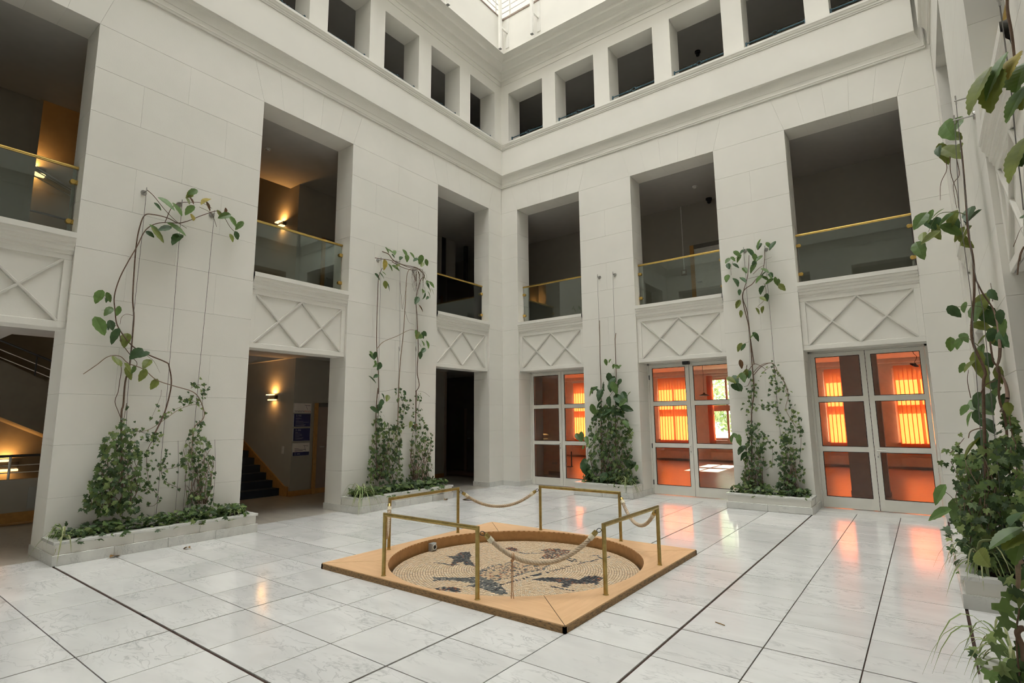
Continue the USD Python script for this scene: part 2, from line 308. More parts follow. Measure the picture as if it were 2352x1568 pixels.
def build_wall(name, label, xf, length, edges, win0, winw, pitch, nwin, mitre0, mitre1, full=True):
    w = setting(name, label, 'wall')
    edges = list(edges)
    piers = [(0.0, edges[0])] + [(edges[i], edges[i + 1]) for i in range(1, len(edges) - 1, 2)] + [(edges[-1], length)]
    opens = [(edges[i], edges[i + 1]) for i in range(0, len(edges), 2)]
    core = MB()
    for a, b in piers: core.box((max(a, 0) + 0.012 - (0.5 if a == 0 else 0), -TH + 0.012, 0), (b - 0.012 + (0.5 if b == length else 0), -0.012, ZT), xf)
    core.box((-0.5, -TH + 0.012, ZT + 0.012), (length + 0.5, -0.012, ZB), xf)
    part(w, 'core', core, 'joint')
    g, gv = 0.0014, 0.0005
    for a, b in piers:
        for k in range(len(ROWS) - 1):
            row = len(ROWS) - 2 - k
            cuts = [a] + [a + (b - a) * t for t in joints_for(b - a, row)] + [b]
            for c0, c1 in zip(cuts[:-1], cuts[1:]):
                part(w, 'stone_panel', MB().slab(rect(c0 + (gv if c0 > a else 0), c1 - (gv if c1 < b else 0), ROWS[k] + g, ROWS[k + 1] - g), -TH, 0.0, 0.0016, xf), 'stone_panel')
        pl = MB(); pl.slab(rect(a - 0.014 if a > 0 else 0, b + 0.014 if b < length else length, 0.0, 0.115), -TH - 0.014, 0.016, 0.004, xf)
        part(w, 'plinth', pl, 'marble_trim', 'white marble plinth')
    # flat arches: five splayed stones over every opening, plain stones between
    prev = None; tops = []
    for a, b in opens:
        c = (a + b) / 2; n = 5
        for i in range(n):
            b0, b1 = a + (b - a) * i / n, a + (b - a) * (i + 1) / n
            t0, t1 = c + (b0 - c) * 1.22, c + (b1 - c) * 1.22
            part(w, 'arch_stone', MB().slab([(b0 + gv, ZT), (b1 - gv, ZT), (t1 - gv, ZB), (t0 + gv, ZB)], -TH, 0.0, 0.0016, xf), 'stone_panel')
        tops.append((a, b, c + (a - c) * 1.22, c + (b - c) * 1.22))
    lo, hi = 0.0, 0.0
    for a, b, ta, tb in tops + [(length, length, length, length)]:
        part(w, 'stone_panel', MB().slab([(lo + g, ZT + g), (a - g, ZT + g), (ta - g, ZB), (hi + g, ZB)], -TH, 0.0, 0.0016, xf), 'stone_panel'); lo, hi = b, tb
    # gallery spandrels
    for a, b in opens:
        sp = MB(); sp.box((a, -0.40, ZL), (b, -0.075, ZS - 0.1), xf)
        P = part(w, 'spandrel', sp, 'plaster')
        fr = MB(); x0, x1, z0, z1 = a + 0.09, b - 0.09, ZL + 0.085, 3.69
        fr.slab(rect(a, b, ZL, z0), -0.08, -0.05, 0.004, xf); fr.slab(rect(a, b, z1, 3.80), -0.08, -0.05, 0.004, xf)
        fr.slab(rect(a, x0, z0, z1), -0.08, -0.05, 0.004, xf); fr.slab(rect(x1, b, z0, z1), -0.08, -0.05, 0.004, xf)
        part(P, 'frame_border', fr, 'plaster')
        for cx0, cx1 in ((x0, (x0 + x1) / 2), ((x0 + x1) / 2, x1)):
            for za, zb in ((z0, z1), (z1, z0)):
                p0, p1 = np.array([cx0, za]), np.array([cx1, zb]); t = (p1 - p0) / np.linalg.norm(p1 - p0); nn = np.array([-t[1], t[0]]) * 0.018
                part(P, 'lattice_strip', MB().slab([p0 + nn, p0 - nn, p1 - nn, p1 + nn], -0.078, -0.046 + (0.001 if za == z0 else 0), 0.008, xf), 'lattice_paint')
        cor = MB(); prof = [(-0.40, 3.76), (-0.05, 3.76), (-0.035, 3.775), (-0.035, 3.80), (-0.015, 3.815), (-0.015, 3.86), (0.0, 3.872), (0.005, 3.905), (0.022, 3.925), (0.028, 3.97), (0.04, 3.975), (0.04, ZS - 0.005), (-0.40, ZS - 0.005)]
        cor.extrude(prof, a + 0.002, b - 0.002, xf); part(P, 'spandrel_cornice', cor, 'plaster')
    # smooth upper storey with its row of square openings
    up = MB(); z0, z1, zt = 8.97, 10.455, 11.35
    up.box((-0.5, -0.52, ZB), (length + 0.5, -0.001, z0), xf); up.box((-0.5, -0.52, z1), (length + 0.5, -0.001, zt), xf)
    pr = -0.5
    for k in range(nwin):
        s0 = win0 + pitch * k; up.box((pr, -0.52, z0), (s0, -0.001, z1), xf); pr = s0 + winw
    up.box((pr, -0.52, z0), (length + 0.5, -0.001, z1), xf)
    part(w, 'upper_wall', up, 'plaster')
    # string course: two beads, band, cove, proud frieze, sill moulding
    fz = [(-0.01, 7.752), (0.022, 7.752), (0.028, 7.768), (0.018, 7.779), (0.018, 7.785), (0.030, 7.797), (0.024, 7.812), (0.018, 7.818), (0.018, 7.886)]
    cv = [(0.13 - 0.105 * math.cos(t), 7.893 + 0.165 * math.sin(t)) for t in np.linspace(0, math.pi / 2, 9)]
    fr = fz + [(0.025, 7.886)] + cv + [(0.133, 8.063), (0.133, 8.762)]
    prof = np.array(fr + [(-0.01, 8.762)])
    def ends(p, m0, m1):
        h = np.minimum(p[:, 1] - 7.755, 0.31) * 0.42
        return (0.06 + h if m0 else np.zeros(len(p))), (length - 0.06 - h if m1 else np.full(len(p), length))
    e0, e1 = ends(prof, mitre0, mitre1)
    part(w, 'frieze', MB().extrude(prof, e0, e1, xf), 'plaster')
    for s_end, sg, on in ((0.06, 1, mitre0), (length - 0.06, -1, mitre1)):
        if on:                                                       # the moulding turns up at the end of the frieze
            pv = np.array(fr); mb = MB(); h = np.minimum(pv[:, 1] - 7.755, 0.31) * 0.42
            mb.extrude(np.column_stack([pv[:, 0], s_end + sg * h])[:, ::1], 7.755 + np.minimum(pv[:, 1] - 7.755, 0.31), 8.762, lambda v: xf(np.column_stack([v[:, 2], v[:, 1], v[:, 0]])), close=False)
            part(w, 'frieze_return', mb, 'plaster')
    sill = [(-0.01, 8.762), (0.145, 8.762), (0.145, 8.785), (0.158, 8.795), (0.158, 8.825), (0.17, 8.835), (0.182, 8.87), (0.19, 8.885), (0.19, 8.93), (-0.01, 8.972)]
    part(w, 'sill_moulding', MB().extrude(sill, (0.05 if mitre0 else 0), length - (0.05 if mitre1 else 0), xf), 'plaster')
    part(w, 'string_groove', MB().extrude([(-0.01, 10.735), (0.012, 10.738), (0.014, 10.752), (0.004, 10.762), (0.004, 10.772), (-0.01, 10.775)], 0, length, xf), 'plaster')
    # crowning cornice: three coves stepping out, then the parapet of the roof walk
    d, z = 0.0, 10.93
    for k, (dd, dz) in enumerate(((0.14, 0.085), (0.16, 0.075), (0.17, 0.075))):
        cvp = [(-0.02, z - 0.05), (d + 0.012, z - 0.05), (d + 0.012, z)] + [(d + 0.012 + dd - dd * math.cos(t), z + dz * math.sin(t)) for t in np.linspace(0.1, math.pi / 2, 8)] + [(-0.02, z + dz)]
        part(w, 'cornice_step', MB().extrude(cvp, 0, length, xf), 'plaster'); d += dd; z += dz + 0.05
    pp = MB(); pp.box((-0.5, -0.1, 11.30), (length + 0.5, 0.40, 12.33), xf); part(w, 'parapet', pp, 'plaster')
    cp = MB(); cp.box((-0.5, -0.12, 12.33), (length + 0.5, 0.415, 12.365), xf); part(w, 'parapet_cap', cp, 'brown_wall', 'thin reddish-brown edge strip')
    return w, opens

WINB = (0.257, 1.112, 1.5136, 6); WINL = (0.275, 0.992, 1.3876, 8)
wl, open_l = build_wall('wall_left', 'tall cream stone-panelled court wall on the left with dark corridor openings', xf_left, L, LY, *WINL[:1], WINL[1], WINL[2], WINL[3], False, True)
wb, open_b = build_wall('wall_back', 'cream stone-panelled court wall holding the three glazed double doors', xf_back, W, RX, WINB[0], WINB[1], WINB[2], WINB[3], False, True)
wr, open_r = build_wall('wall_right', 'cream stone-panelled court wall at the right edge beside the near climbing plants', xf_right, L, LY, *WINL[:1], WINL[1], WINL[2], WINL[3], True, True)
wf, open_f = build_wall('wall_front', 'cream stone-panelled court wall behind the viewer, seen only mirrored in glass', xf_front, W, RX, WINB[0], WINB[1], WINB[2], WINB[3], True, True)

# set-back storey behind the roof walk; unseen dark well above added to steer light
st = setting('wall_setback', 'white set-back storey above the roof walk with a dark window', 'wall')
mb = MB()
mb.box((-2.2, 1.9, 11.3), (0.32, 2.3, 16.2)); mb.box((1.05, 1.9, 11.3), (12, 2.3, 16.2)); mb.box((0.32, 1.9, 11.3), (1.05, 2.3, 12.7))
mb.box((-2.3, -14, 11.3), (-1.9, 2.3, 16.2)); mb.box((11.2, -14, 11.3), (11.6, 2.3, 16.2)); mb.box((-2.3, -13.6, 11.3), (11.6, -13.2, 16.2))
part(st, 'storey_wall', mb, 'plaster')
mb = MB(); mb.box((-2.2, -0.1, 11.32), (11.4, 1.95, 11.42)); mb.box((-2.2, -13.4, 11.32), (0.1, 0, 11.42)); mb.box((W - 0.1, -13.4, 11.32), (11.4, 0, 11.42)); mb.box((0, -13.4, 11.32), (W, -L + 0.1, 11.42))
part(st, 'walkway', mb, 'grey_plastic')
mb = MB(); mb.box((0.33, 2.1, 12.7), (1.04, 2.13, 16.2)); part(st, 'dark_pane', mb, 'dark_glass')
mb = MB(); mb.box((-2.3, 1.3, 27), (11.6, 2.3, 27.2)); mb.box((-2.3, -14, 27), (-1.3, 1.4, 27.2)); mb.box((10.6, -14, 27), (11.6, 1.4, 27.2)); mb.box((-1.4, -14, 27), (10.7, -12.6, 27.2))
part(st, 'roof_rim', mb, 'light_well_dark')  # unseen rim, added to narrow the sky opening
mb = MB(); mb.box((-2.2, 1.9, 16.2), (12, 2.3, 27)); mb.box((-2.3, -14, 16.2), (-1.9, 2.3, 27)); mb.box((11.2, -14, 16.2), (11.6, 2.3, 27)); mb.box((-2.3, -13.6, 16.2), (11.6, -13.2, 27)); part(st, 'roof_cladding', mb, 'light_well_dark')  # unseen dark walls, added to block sun and cut bounce

# ------------------------------------------------------------------ marble floor
fl = setting('floor', 'polished white marble tile floor of the court', 'floor')
def divided(ed, last, ns):
    cuts = [(0.0, ed[0])]; pts = [0.0]
    thick = {0.0: 0.004}
    for i, n in enumerate([1] + ns + [1]):
        a = pts[-1]; b = (ed + [last])[i]
        pts += [a + (b - a) * (k + 1) / n for k in range(n)]
    return pts
XS = divided(RX, W, [3, 2, 3, 2, 3]); YS = divided(LY, L, [3, 4, 3, 4, 3])
def half_gap(v, ed, thickest):
    for e in ed:
        if abs(v - e) < 1e-6: return thickest.get(round(e, 3), 0.0065)
    return 0.0040
GX = [half_gap(v, RX, {RX[4]: 0.0105, RX[5]: 0.011, RX[2]: 0.0075, RX[3]: 0.009}) for v in XS]
GY = [half_gap(v, LY, {LY[4]: 0.0125, LY[3]: 0.007}) for v in YS]
PX0, PX1, PY0, PY1 = 3.105, 6.238, -7.185, -4.235                 # the timber platform
mb = MB()
for a, b in (((0, -L, -0.1), (PX0 + 0.08, 0, -0.010)), ((PX1 - 0.08, -L, -0.1), (W, 0, -0.010)), ((PX0, -L, -0.1), (PX1, PY0 + 0.03, -0.010)), ((PX0, PY1 - 0.03, -0.1), (PX1, 0, -0.010))): mb.box(a, b)
part(fl, 'joint_bed', mb, 'expansion_strip', 'dark brown joint strips')
for i in range(len(XS) - 1):
    for j in range(len(YS) - 1):
        x0, x1, y0, y1 = XS[i] + GX[i], XS[i + 1] - GX[i + 1], -YS[j + 1] + GY[j + 1], -YS[j] - GY[j]
        hx0, hx1, hy0, hy1 = PX0 + 0.05, PX1 - 0.05, PY0 + 0.03, PY1 - 0.03     # hole for the sunken mosaic
        ix0, ix1, iy0, iy1 = max(x0, hx0), min(x1, hx1), max(y0, hy0), min(y1, hy1)
        if ix1 <= ix0 or iy1 <= iy0: polys = [(x0, x1, y0, y1)]
        else: polys = [q for q in ((x0, ix0, y0, y1), (ix1, x1, y0, y1), (ix0, ix1, y0, iy0), (ix0, ix1, iy1, y1)) if q[1] - q[0] > 1e-4 and q[3] - q[2] > 1e-4]
        if polys:
            mb = MB()
            for q in polys: mb.slab(rect(*q), -0.03, 0.0, 0.0012 if len(polys) == 1 else 0.0, lambda v: v[:, [0, 2, 1]])
            part(fl, 'tile', mb, 'marble_floor')

# floors, ceilings and walls of the corridors round the court
cf = setting('floor_corridors', 'dim marble corridor floor behind the left wall openings', 'floor')
mb = MB(); mb.box((-3.0, -12, -0.1), (0, -0.0, -0.001)); mb.box((-8, -0.0, -0.1), (0, 5, -0.001)); part(cf, 'marble_slab', mb, 'marble_shaded')
mb = MB(); mb.box((W, -13, -0.1), (W + 3, 0, -0.001)); mb.box((0, -L - 3, -0.1), (W, -L, -0.001)); part(cf, 'marble_slab', mb, 'marble_trim')
mb = MB()
for z0, z1 in ((3.02, 3.95), (ZT + 0.004, 8.15), (10.9, 11.3)):
    mb.box((-TH, -13, z0), (-2.9, 3, z1)); mb.box((-8, -4.30, z0), (-2.9, 3, z1)); mb.box((-8, -13, z0), (-2.9, -8.93, z1)); mb.box((-8, -8.885, z0 + (1.1 if z0 < 10 else 0)), (-2.9, -4.37, z1 + (1.1 if z0 < 10 else 0))) if z0 > 6 else None
    mb.box((W + TH, -13.5, z0), (W + 3, 3, z1)); mb.box((-TH, -L - 3, z0), (W + TH, -L - TH, z1))
mb.box((-TH, TH, ZT + 0.004), (W + 4, 3, 8.15)); mb.box((-TH, TH, 10.9), (W + 4, 3, 11.3))
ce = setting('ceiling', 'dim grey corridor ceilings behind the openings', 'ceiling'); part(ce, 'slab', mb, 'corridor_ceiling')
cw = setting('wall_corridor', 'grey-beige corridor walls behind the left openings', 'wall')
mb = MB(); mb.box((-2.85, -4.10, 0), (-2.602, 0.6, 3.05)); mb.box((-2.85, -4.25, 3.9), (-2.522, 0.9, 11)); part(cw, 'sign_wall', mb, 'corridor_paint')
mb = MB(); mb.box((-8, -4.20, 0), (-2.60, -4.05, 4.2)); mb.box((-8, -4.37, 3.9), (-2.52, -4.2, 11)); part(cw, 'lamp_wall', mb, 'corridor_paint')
mb = MB(); mb.box((-5.45, -13, 0), (-5.2, -4.2, 11)); part(cw, 'stairwell_wall', mb, 'stair_shade_paint')
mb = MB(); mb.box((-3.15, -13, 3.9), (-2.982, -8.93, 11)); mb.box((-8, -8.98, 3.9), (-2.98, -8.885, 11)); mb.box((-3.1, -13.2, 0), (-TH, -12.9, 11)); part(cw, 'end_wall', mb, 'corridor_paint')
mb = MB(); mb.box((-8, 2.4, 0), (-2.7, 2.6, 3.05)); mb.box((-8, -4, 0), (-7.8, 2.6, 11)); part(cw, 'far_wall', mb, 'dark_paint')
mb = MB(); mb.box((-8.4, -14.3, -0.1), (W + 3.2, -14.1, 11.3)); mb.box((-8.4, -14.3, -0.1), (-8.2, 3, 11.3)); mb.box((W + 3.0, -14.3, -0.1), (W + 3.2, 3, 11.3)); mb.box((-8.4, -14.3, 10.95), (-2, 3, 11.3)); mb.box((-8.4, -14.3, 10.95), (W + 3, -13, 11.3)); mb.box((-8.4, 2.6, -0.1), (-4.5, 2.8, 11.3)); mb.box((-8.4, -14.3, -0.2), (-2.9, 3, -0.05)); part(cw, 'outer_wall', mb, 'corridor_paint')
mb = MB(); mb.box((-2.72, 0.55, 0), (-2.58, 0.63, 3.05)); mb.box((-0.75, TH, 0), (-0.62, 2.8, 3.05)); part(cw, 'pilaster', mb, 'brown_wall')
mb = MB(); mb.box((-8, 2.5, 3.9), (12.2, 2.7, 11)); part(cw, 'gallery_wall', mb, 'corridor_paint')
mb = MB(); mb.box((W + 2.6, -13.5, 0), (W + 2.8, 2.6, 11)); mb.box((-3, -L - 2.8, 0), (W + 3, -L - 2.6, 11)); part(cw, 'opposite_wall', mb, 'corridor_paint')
mb = MB(); mb.box((-2.63, -4.215, 0), (-2.585, 0.62, 0.11)); part(cw, 'oak_skirting', mb, 'oak')

# ------------------------------------------------------------------ the room with orange blinds behind the glazed doors
YF = 9.9
BL = [-3.80, -1.85, 0.10, 2.07, 4.00, 5.92, 7.82, 9.75]; BW = 1.30
rm = setting('wall_room', 'pale walls of the sunny room behind the glazed doors', 'wall')
mb = MB(); pr = -4.4
for b in BL:
    mb.box((pr, YF, 0), (b, YF + 0.45, 3.6)); mb.box((b, YF, 0), (b + BW, YF + 0.45, 0.80)); mb.box((b, YF, 3.10), (b + BW, YF + 0.45, 3.6)); pr = b + BW
mb.box((pr, YF, 0), (12.2, YF + 0.45, 3.6)); part(rm, 'window_wall', mb, 'room_paint')
mb = MB(); mb.box((-4.6, TH, 0), (-4.4, YF + 0.45, 3.6)); mb.box((12.0, TH, 0), (12.2, YF + 0.45, 3.6)); mb.box((W + 0.2, TH, 0), (12.2, TH + 0.2, 3.6)); mb.box((-4.4, 2.75, 0), (0.02, 2.95, 3.4)); part(rm, 'side_wall', mb, 'room_paint')
mb = MB(); mb.box((-4.4, YF - 0.25, 3.27), (12, YF, 3.45)); mb.box((-4.4, 2.55, 3.1), (12, 2.95, 3.45)); part(rm, 'ceiling_beam', mb, 'room_paint')
mb = MB(); mb.box((-0.45, 2.735, 0), (0.03, 2.75, 0.10)); mb.box((-4.4, YF - 0.02, 0), (12, YF, 0.07)); part(rm, 'skirting', mb, 'room_column')
mb = MB(); mb.box((-1.65, 2.72, 0.55), (-0.75, 2.75, 2.9)); part(rm, 'dark_panel', mb, 'grey_plastic')
mb = MB(); mb.box((-0.32, 2.74, 0.30), (-0.25, 2.75, 0.37)); mb.box((-0.22, 2.74, 0.30), (-0.15, 2.75, 0.37)); part(rm, 'wall_socket', mb, 'light_plastic')
ci = setting('ceiling_room', 'pale ceiling of the sunny room', 'ceiling')
mb = MB(); mb.box((-4.6, TH, 3.40), (12.2, YF + 0.5, 3.9)); part(ci, 'slab', mb, 'room_paint')
fr = setting('floor_room', 'reddish plank floor of the sunny room with a sunlit patch', 'floor')
mb = MB(); mb.box((-4.6, 0, -0.12), (12.2, 0.95, -0.0015)); part(fr, 'threshold_slab', mb, 'marble_trim')
random.seed(5); y = 0.95; i = 0
while y < YF - 0.01:
    y1 = min(y + 0.30, YF); part(fr, 'plank', MB().slab(rect(-4.4, 12.0, y + 0.0012, y1 - 0.0012), -0.12, 0.0 if y > 1 else -0.001, 0.001, lambda v: v[:, [0, 2, 1]]), 'room_boards'); y = y1; i += 1
for k, cx in enumerate((7.34, 7.98 - 0.35 + 0.0, 4.0)):
    if k == 1: continue
    x0, x1 = (7.18, 7.53) if k == 0 else (3.45, 3.62)
    c = setting('column', 'square rendered column standing behind the right-hand doors' if k == 0 else 'slim rendered column inside the sunny room', 'column')
    mb = MB()
    if k == 0: mb.slab(rect(x0, x1, 2.62, 2.97), 0.0, 3.4, 0, lambda v: v[:, [0, 2, 1]])
    else: mb.slab(rect(-0.9, -0.7, 2.97, 3.2), 0.0, 3.4, 0, lambda v: v[:, [0, 2, 1]])
    part(c, 'shaft', mb, 'room_column')
    mb = MB(); mb.box((x0 - 0.012, 2.608, 0), (x1 + 0.012, 2.982, 0.085)) if k == 0 else mb.box((-0.91, 2.96, 0), (-0.69, 3.21, 0.085)); part(c, 'base', mb, 'room_column')
c = setting('column', 'second square column seen through the right leaf of the right-hand doors', 'column')
part(c, 'shaft', MB().slab(rect(7.60, 7.84, 2.62, 2.86), 0.0, 3.4, 0, lambda v: v[:, [0, 2, 1]]), 'room_column'); part(c, 'base', MB().box((7.59, 2.608, 0), (7.852, 2.872, 0.085)), 'room_column')

for k, b in enumerate(BL):
    wname = f'window_{k + 1}'
    wd = setting(wname, f'tall timber-framed window number {k + 1} from the left in the sunny room', 'window')
    mb = MB(); y0, y1 = YF + 0.10, YF + 0.17; z0, z1 = 0.80, 3.10; m = b + BW / 2
    for a in ((b, b + 0.07), (b + BW - 0.07, b + BW), (m - 0.035, m + 0.035)): mb.box((a[0], y0, z0), (a[1], y1, z1))
    for a in ((z0, z0 + 0.07), (z1 - 0.07, z1), (1.86, 2.08)): mb.box((b, y0 + 0.004, a[0]), (b + BW, y1 - 0.004, a[1]))
    part(wd, 'window_frame', mb, 'window_frame')
    for xa, xb in ((b + 0.07, m - 0.035), (m + 0.035, b + BW - 0.07)):
        for za, zb in ((z0 + 0.07, 1.86), (2.08, z1 - 0.07)): part(wd, 'window_pane', MB().box((xa, y0 + 0.03, za), (xb, y0 + 0.036, zb)), 'clear_glass')
    mb = MB(); mb.box((b - 0.02, YF - 0.05, 0.765), (b + BW + 0.02, YF + 0.12, 0.80)); part(wd, 'window_ledge', mb, 'window_frame')
    mb = MB(); mb.box((b + 0.03, YF - 0.16, 0.10), (b + BW - 0.03, YF - 0.04, 0.36)); part(wd, 'radiator_cover', mb, 'room_paint')
where = {0: 'far left window', 1: 'second window from the left', 2: 'window filling the left leaf of the middle doors', 3: 'open window, its slats drawn together at the left', 4: 'window between the middle and right-hand doors', 5: 'window in the left leaf of the right-hand doors', 6: 'window in the right leaf of the right-hand doors', 7: 'window at the far right'}
random.seed(8)
for k, b in enumerate(BL):
    if k == 7: continue
    t = thing('vertical_blind', f'orange vertical slat blind at the {where[k]}', 'blind', (b, YF - 0.08, 0), 'orange vertical blinds of the sunny room')
    part(t, 'headrail', MB().box((b - 0.02, YF - 0.10, 3.18), (b + BW + 0.02, YF - 0.06, 3.22)), 'white_metal')
    n = 11
    for i in range(n):
        if k == 3: cx, ang = b + 0.03 + 0.016 * i, 1.35
        else: cx, ang = b + 0.115 + 0.114 * i, 0.16 + random.uniform(-0.03, 0.03)
        c, s_ = math.cos(ang) * 0.068, math.sin(ang) * 0.068
        part(t, 'slat', MB().slab([(cx - c, YF - 0.08 - s_), (cx + c, YF - 0.08 + s_), (cx + c - 0.0005, YF - 0.079 + s_), (cx - c - 0.0005, YF - 0.079 - s_)], 0.45, 3.18, 0, lambda v: v[:, [0, 2, 1]]), 'blind_fabric')
t = thing('pendant_lamp', 'small dark cone pendant lamp on a long cord in the sunny room', 'lamp', (3.175, 6.0, 2.3))
mb = MB(); mb.lathe([(0.02, 0.09), (0.03, 0.06), (0.17, 0.0), (0.165, -0.004), (0.025, 0.05)], (3.175, 6.0, 2.29), n=20); part(t, 'shade', mb, 'dark_steel')
part(t, 'cord', MB().tube([(3.175, 6, 2.37), (3.175, 6, 3.40)], 0.005), 'black_plastic'); part(t, 'ceiling_rose', MB().lathe([(0.0, 3.36), (0.06, 3.37), (0.06, 3.40)], (3.175, 6, 0)), 'light_plastic')
t = thing('pendant_lamp', 'second dark pendant fitting hanging at the upper right of the right-hand doors', 'lamp', (8.45, 4.0, 2.6))
q = hit(2100, 838, 1, 4.0)
mb = MB(); mb.lathe([(0.015, 0.05), (0.03, 0.03), (0.09, 0.0), (0.085, -0.004), (0.02, 0.03)], q, axis=(0.5, 0.3, 1), n=16); part(t, 'shade', mb, 'dark_steel')
part(t, 'cord', MB().tube(smooth_path([q + (0, 0, 0.05), q + (0.06, 0, 0.18), q + (0.0, 0, 0.3), (q[0], q[1], 3.4)]), 0.005), 'black_plastic')
t = thing('stand', 'thin black metal stand on the floor beyond the left-hand doors', 'stand', (-0.5, 6.2, 0))
q = on_floor(1210 + 558 / 5.407, 840 + 1255 / 5.407)
mb = MB(); mb.box(q + (-0.015, -0.015, 0.02), q + (0.015, 0.015, 0.52)); part(t, 'post', mb, 'black_plastic'); mb = MB(); mb.box(q + (-0.30, -0.06, 0), q + (0.02, 0.06, 0.02)); part(t, 'foot', mb, 'black_plastic')

# garden seen through the open window
gd = setting('ground', 'sunlit grass outside the sunny room', 'ground'); part(gd, 'lawn', MB().box((-25, YF + 0.46, -0.3), (35, 45, -0.05)), 'grass')
rng = np.random.default_rng(3)
for k, (x, y, h, r_) in enumerate(((1.2, 17.0, 5.2, 1.9), (5.6, 19.5, 6.0, 2.1), (-3.6, 20, 6.3, 2.3), (10.4, 18.5, 5.6, 2.1))):
    t = thing('garden_tree', ['sunlit bushy tree nearest the open window', 'sunlit garden tree right of the open window', 'sunlit garden tree further left outside', 'sunlit garden tree outside the right-hand windows'][k], 'tree', (x, y, -0.05))
    part(t, 'trunk', MB().tube([(x, y, -0.05), (x + 0.1, y, h * 0.35), (x, y + 0.1, h * 0.6)], [0.16, 0.12, 0.07], 8), 'bark')
    n = 5200; u = rng.normal(size=(n, 3)); u /= np.linalg.norm(u, axis=1)[:, None]; rad = r_ * rng.uniform(0.55, 1.0, n) ** 0.5
    c = np.array([x, y, h * 0.58]) + u * rad[:, None] * (1, 1, 1.15); c[:, 2] = np.maximum(c[:, 2], 0.3)
    a = rng.normal(size=(n, 3)); a /= np.linalg.norm(a, axis=1)[:, None]; b_ = np.cross(a, rng.normal(size=(n, 3))); b_ /= np.linalg.norm(b_, axis=1)[:, None]
    sz = rng.uniform(0.07, 0.15, n)[:, None]
    v = np.stack([c - a * sz, c + b_ * sz * 0.5, c + a * sz, c - b_ * sz * 0.5], 1).reshape(-1, 3); i4 = np.arange(n)[:, None] * 4
    part(t, 'foliage', (v, np.vstack([i4 + [0, 1, 2], i4 + [0, 2, 3]])), 'hedge_leaf', kind='stuff')

# ------------------------------------------------------------------ glazed double doors
def double_door(n, x0, x1, label, closer=False):
    t = setting(f'door_{n}', label, 'door'); Y0 = 0.50; Y1 = 0.555; zt = 2.775
    mb = MB(); mb.box((x0, Y0 - 0.005, 0), (x0 + 0.035, Y1 + 0.03, zt + 0.05)); mb.box((x1 - 0.035, Y0 - 0.005, 0), (x1, Y1 + 0.03, zt + 0.05)); mb.box((x0, Y0 - 0.005, zt), (x1, Y1 + 0.03, ZL + 0.26))
    part(t, 'door_frame', mb, 'door_paint'); m = (x0 + x1) / 2
    for k, (a, b) in enumerate(((x0 + 0.039, m - 0.004), (m + 0.004, x1 - 0.039))):
        ga, gb = a + 0.065, b - 0.078 if k == 0 else b - 0.065
        if k == 1: ga = a + 0.078
        rails = [(0.008, 0.20), (0.99, 1.08), (1.875, 1.968), (2.70, zt - 0.004)]
        lf = MB()
        for r0, r1 in rails: lf.box((ga - 0.001, Y0 + 0.003, r0), (gb + 0.001, Y1, r1))
        lf.box((a, Y0, 0.008), (ga, Y1, zt - 0.004)); lf.box((gb, Y0, 0.008), (b, Y1, zt - 0.004))
        P = part(t, 'door_leaf', lf, 'door_paint')
        for z0, z1 in ((0.20, 0.99), (1.08, 1.875), (1.968, 2.70)):
            gs = MB(); q = 0.009
            gs.box((ga, Y0 + 0.001, z0), (ga + q, Y0 + 0.02, z1)); gs.box((gb - q, Y0 + 0.001, z0), (gb, Y0 + 0.02, z1)); gs.box((ga, Y0 + 0.001, z0), (gb, Y0 + 0.02, z0 + q)); gs.box((ga, Y0 + 0.001, z1 - q), (gb, Y0 + 0.02, z1))
            part(P, 'gasket', gs, 'gasket'); part(P, 'glass_pane', MB().box((ga, Y0 + 0.024, z0), (gb, Y0 + 0.030, z1)), 'clear_glass')
        if k == (1 if n == 3 else 0):
            hx = m + 0.045 if k == 1 else m - 0.045
            mb = MB(); mb.box((hx - 0.018, Y0 - 0.012, 0.88), (hx + 0.018, Y0, 1.06)); mb.tube([(hx, Y0 - 0.01, 1.02), (hx, Y0 - 0.06, 1.02)], 0.010); sg = 1 if k == 1 else -1
            mb.tube([(hx - 0.005 * sg, Y0 - 0.06, 1.02), (hx + 0.13 * sg, Y0 - 0.06, 1.02)], 0.010, 8); part(P, 'handle', mb, 'white_metal'); part(P, 'keyhole', MB().box((hx - 0.004, Y0 - 0.0135, 0.90), (hx + 0.004, Y0 - 0.012, 0.93)), 'black_plastic')
        if k == 0:
            for hz in (0.25, 1.02, 2.5): part(P, 'hinge', MB().lathe([(0.0, -0.05), (0.011, -0.05), (0.011, 0.05), (0.0, 0.05)], (a - 0.002, Y0 - 0.008, hz), n=8), 'dark_steel' if n == 2 else 'white_metal')
    part(t, 'meeting_gap', MB().box((m - 0.0045, Y0 + 0.012, 0.008), (m + 0.0045, Y1 - 0.01, zt - 0.004)), 'gasket')
    part(t, 'top_gap', MB().box((x0 + 0.035, Y0 + 0.012, zt - 0.006), (x1 - 0.035, Y1 - 0.01, zt + 0.001)), 'gasket')
    if closer: part(t, 'door_sensor', MB().slab(rect(4.535, 4.665, 2.735, 2.84), 0.0, 0.10, 0.008, lambda v: np.column_stack([v[:, 0], Y0 - v[:, 1], v[:, 2]])), 'black_plastic', 'black box sensor above the middle doors')
double_door(1, RX[0], RX[1], 'left-hand cream double door with three glass panes per leaf, next to the corner')
double_door(2, RX[2], RX[3], 'middle cream double door under a small black sensor box', True)
double_door(3, RX[4], RX[5], 'right-hand cream double door, widest in view, with an orange blind in each leaf')

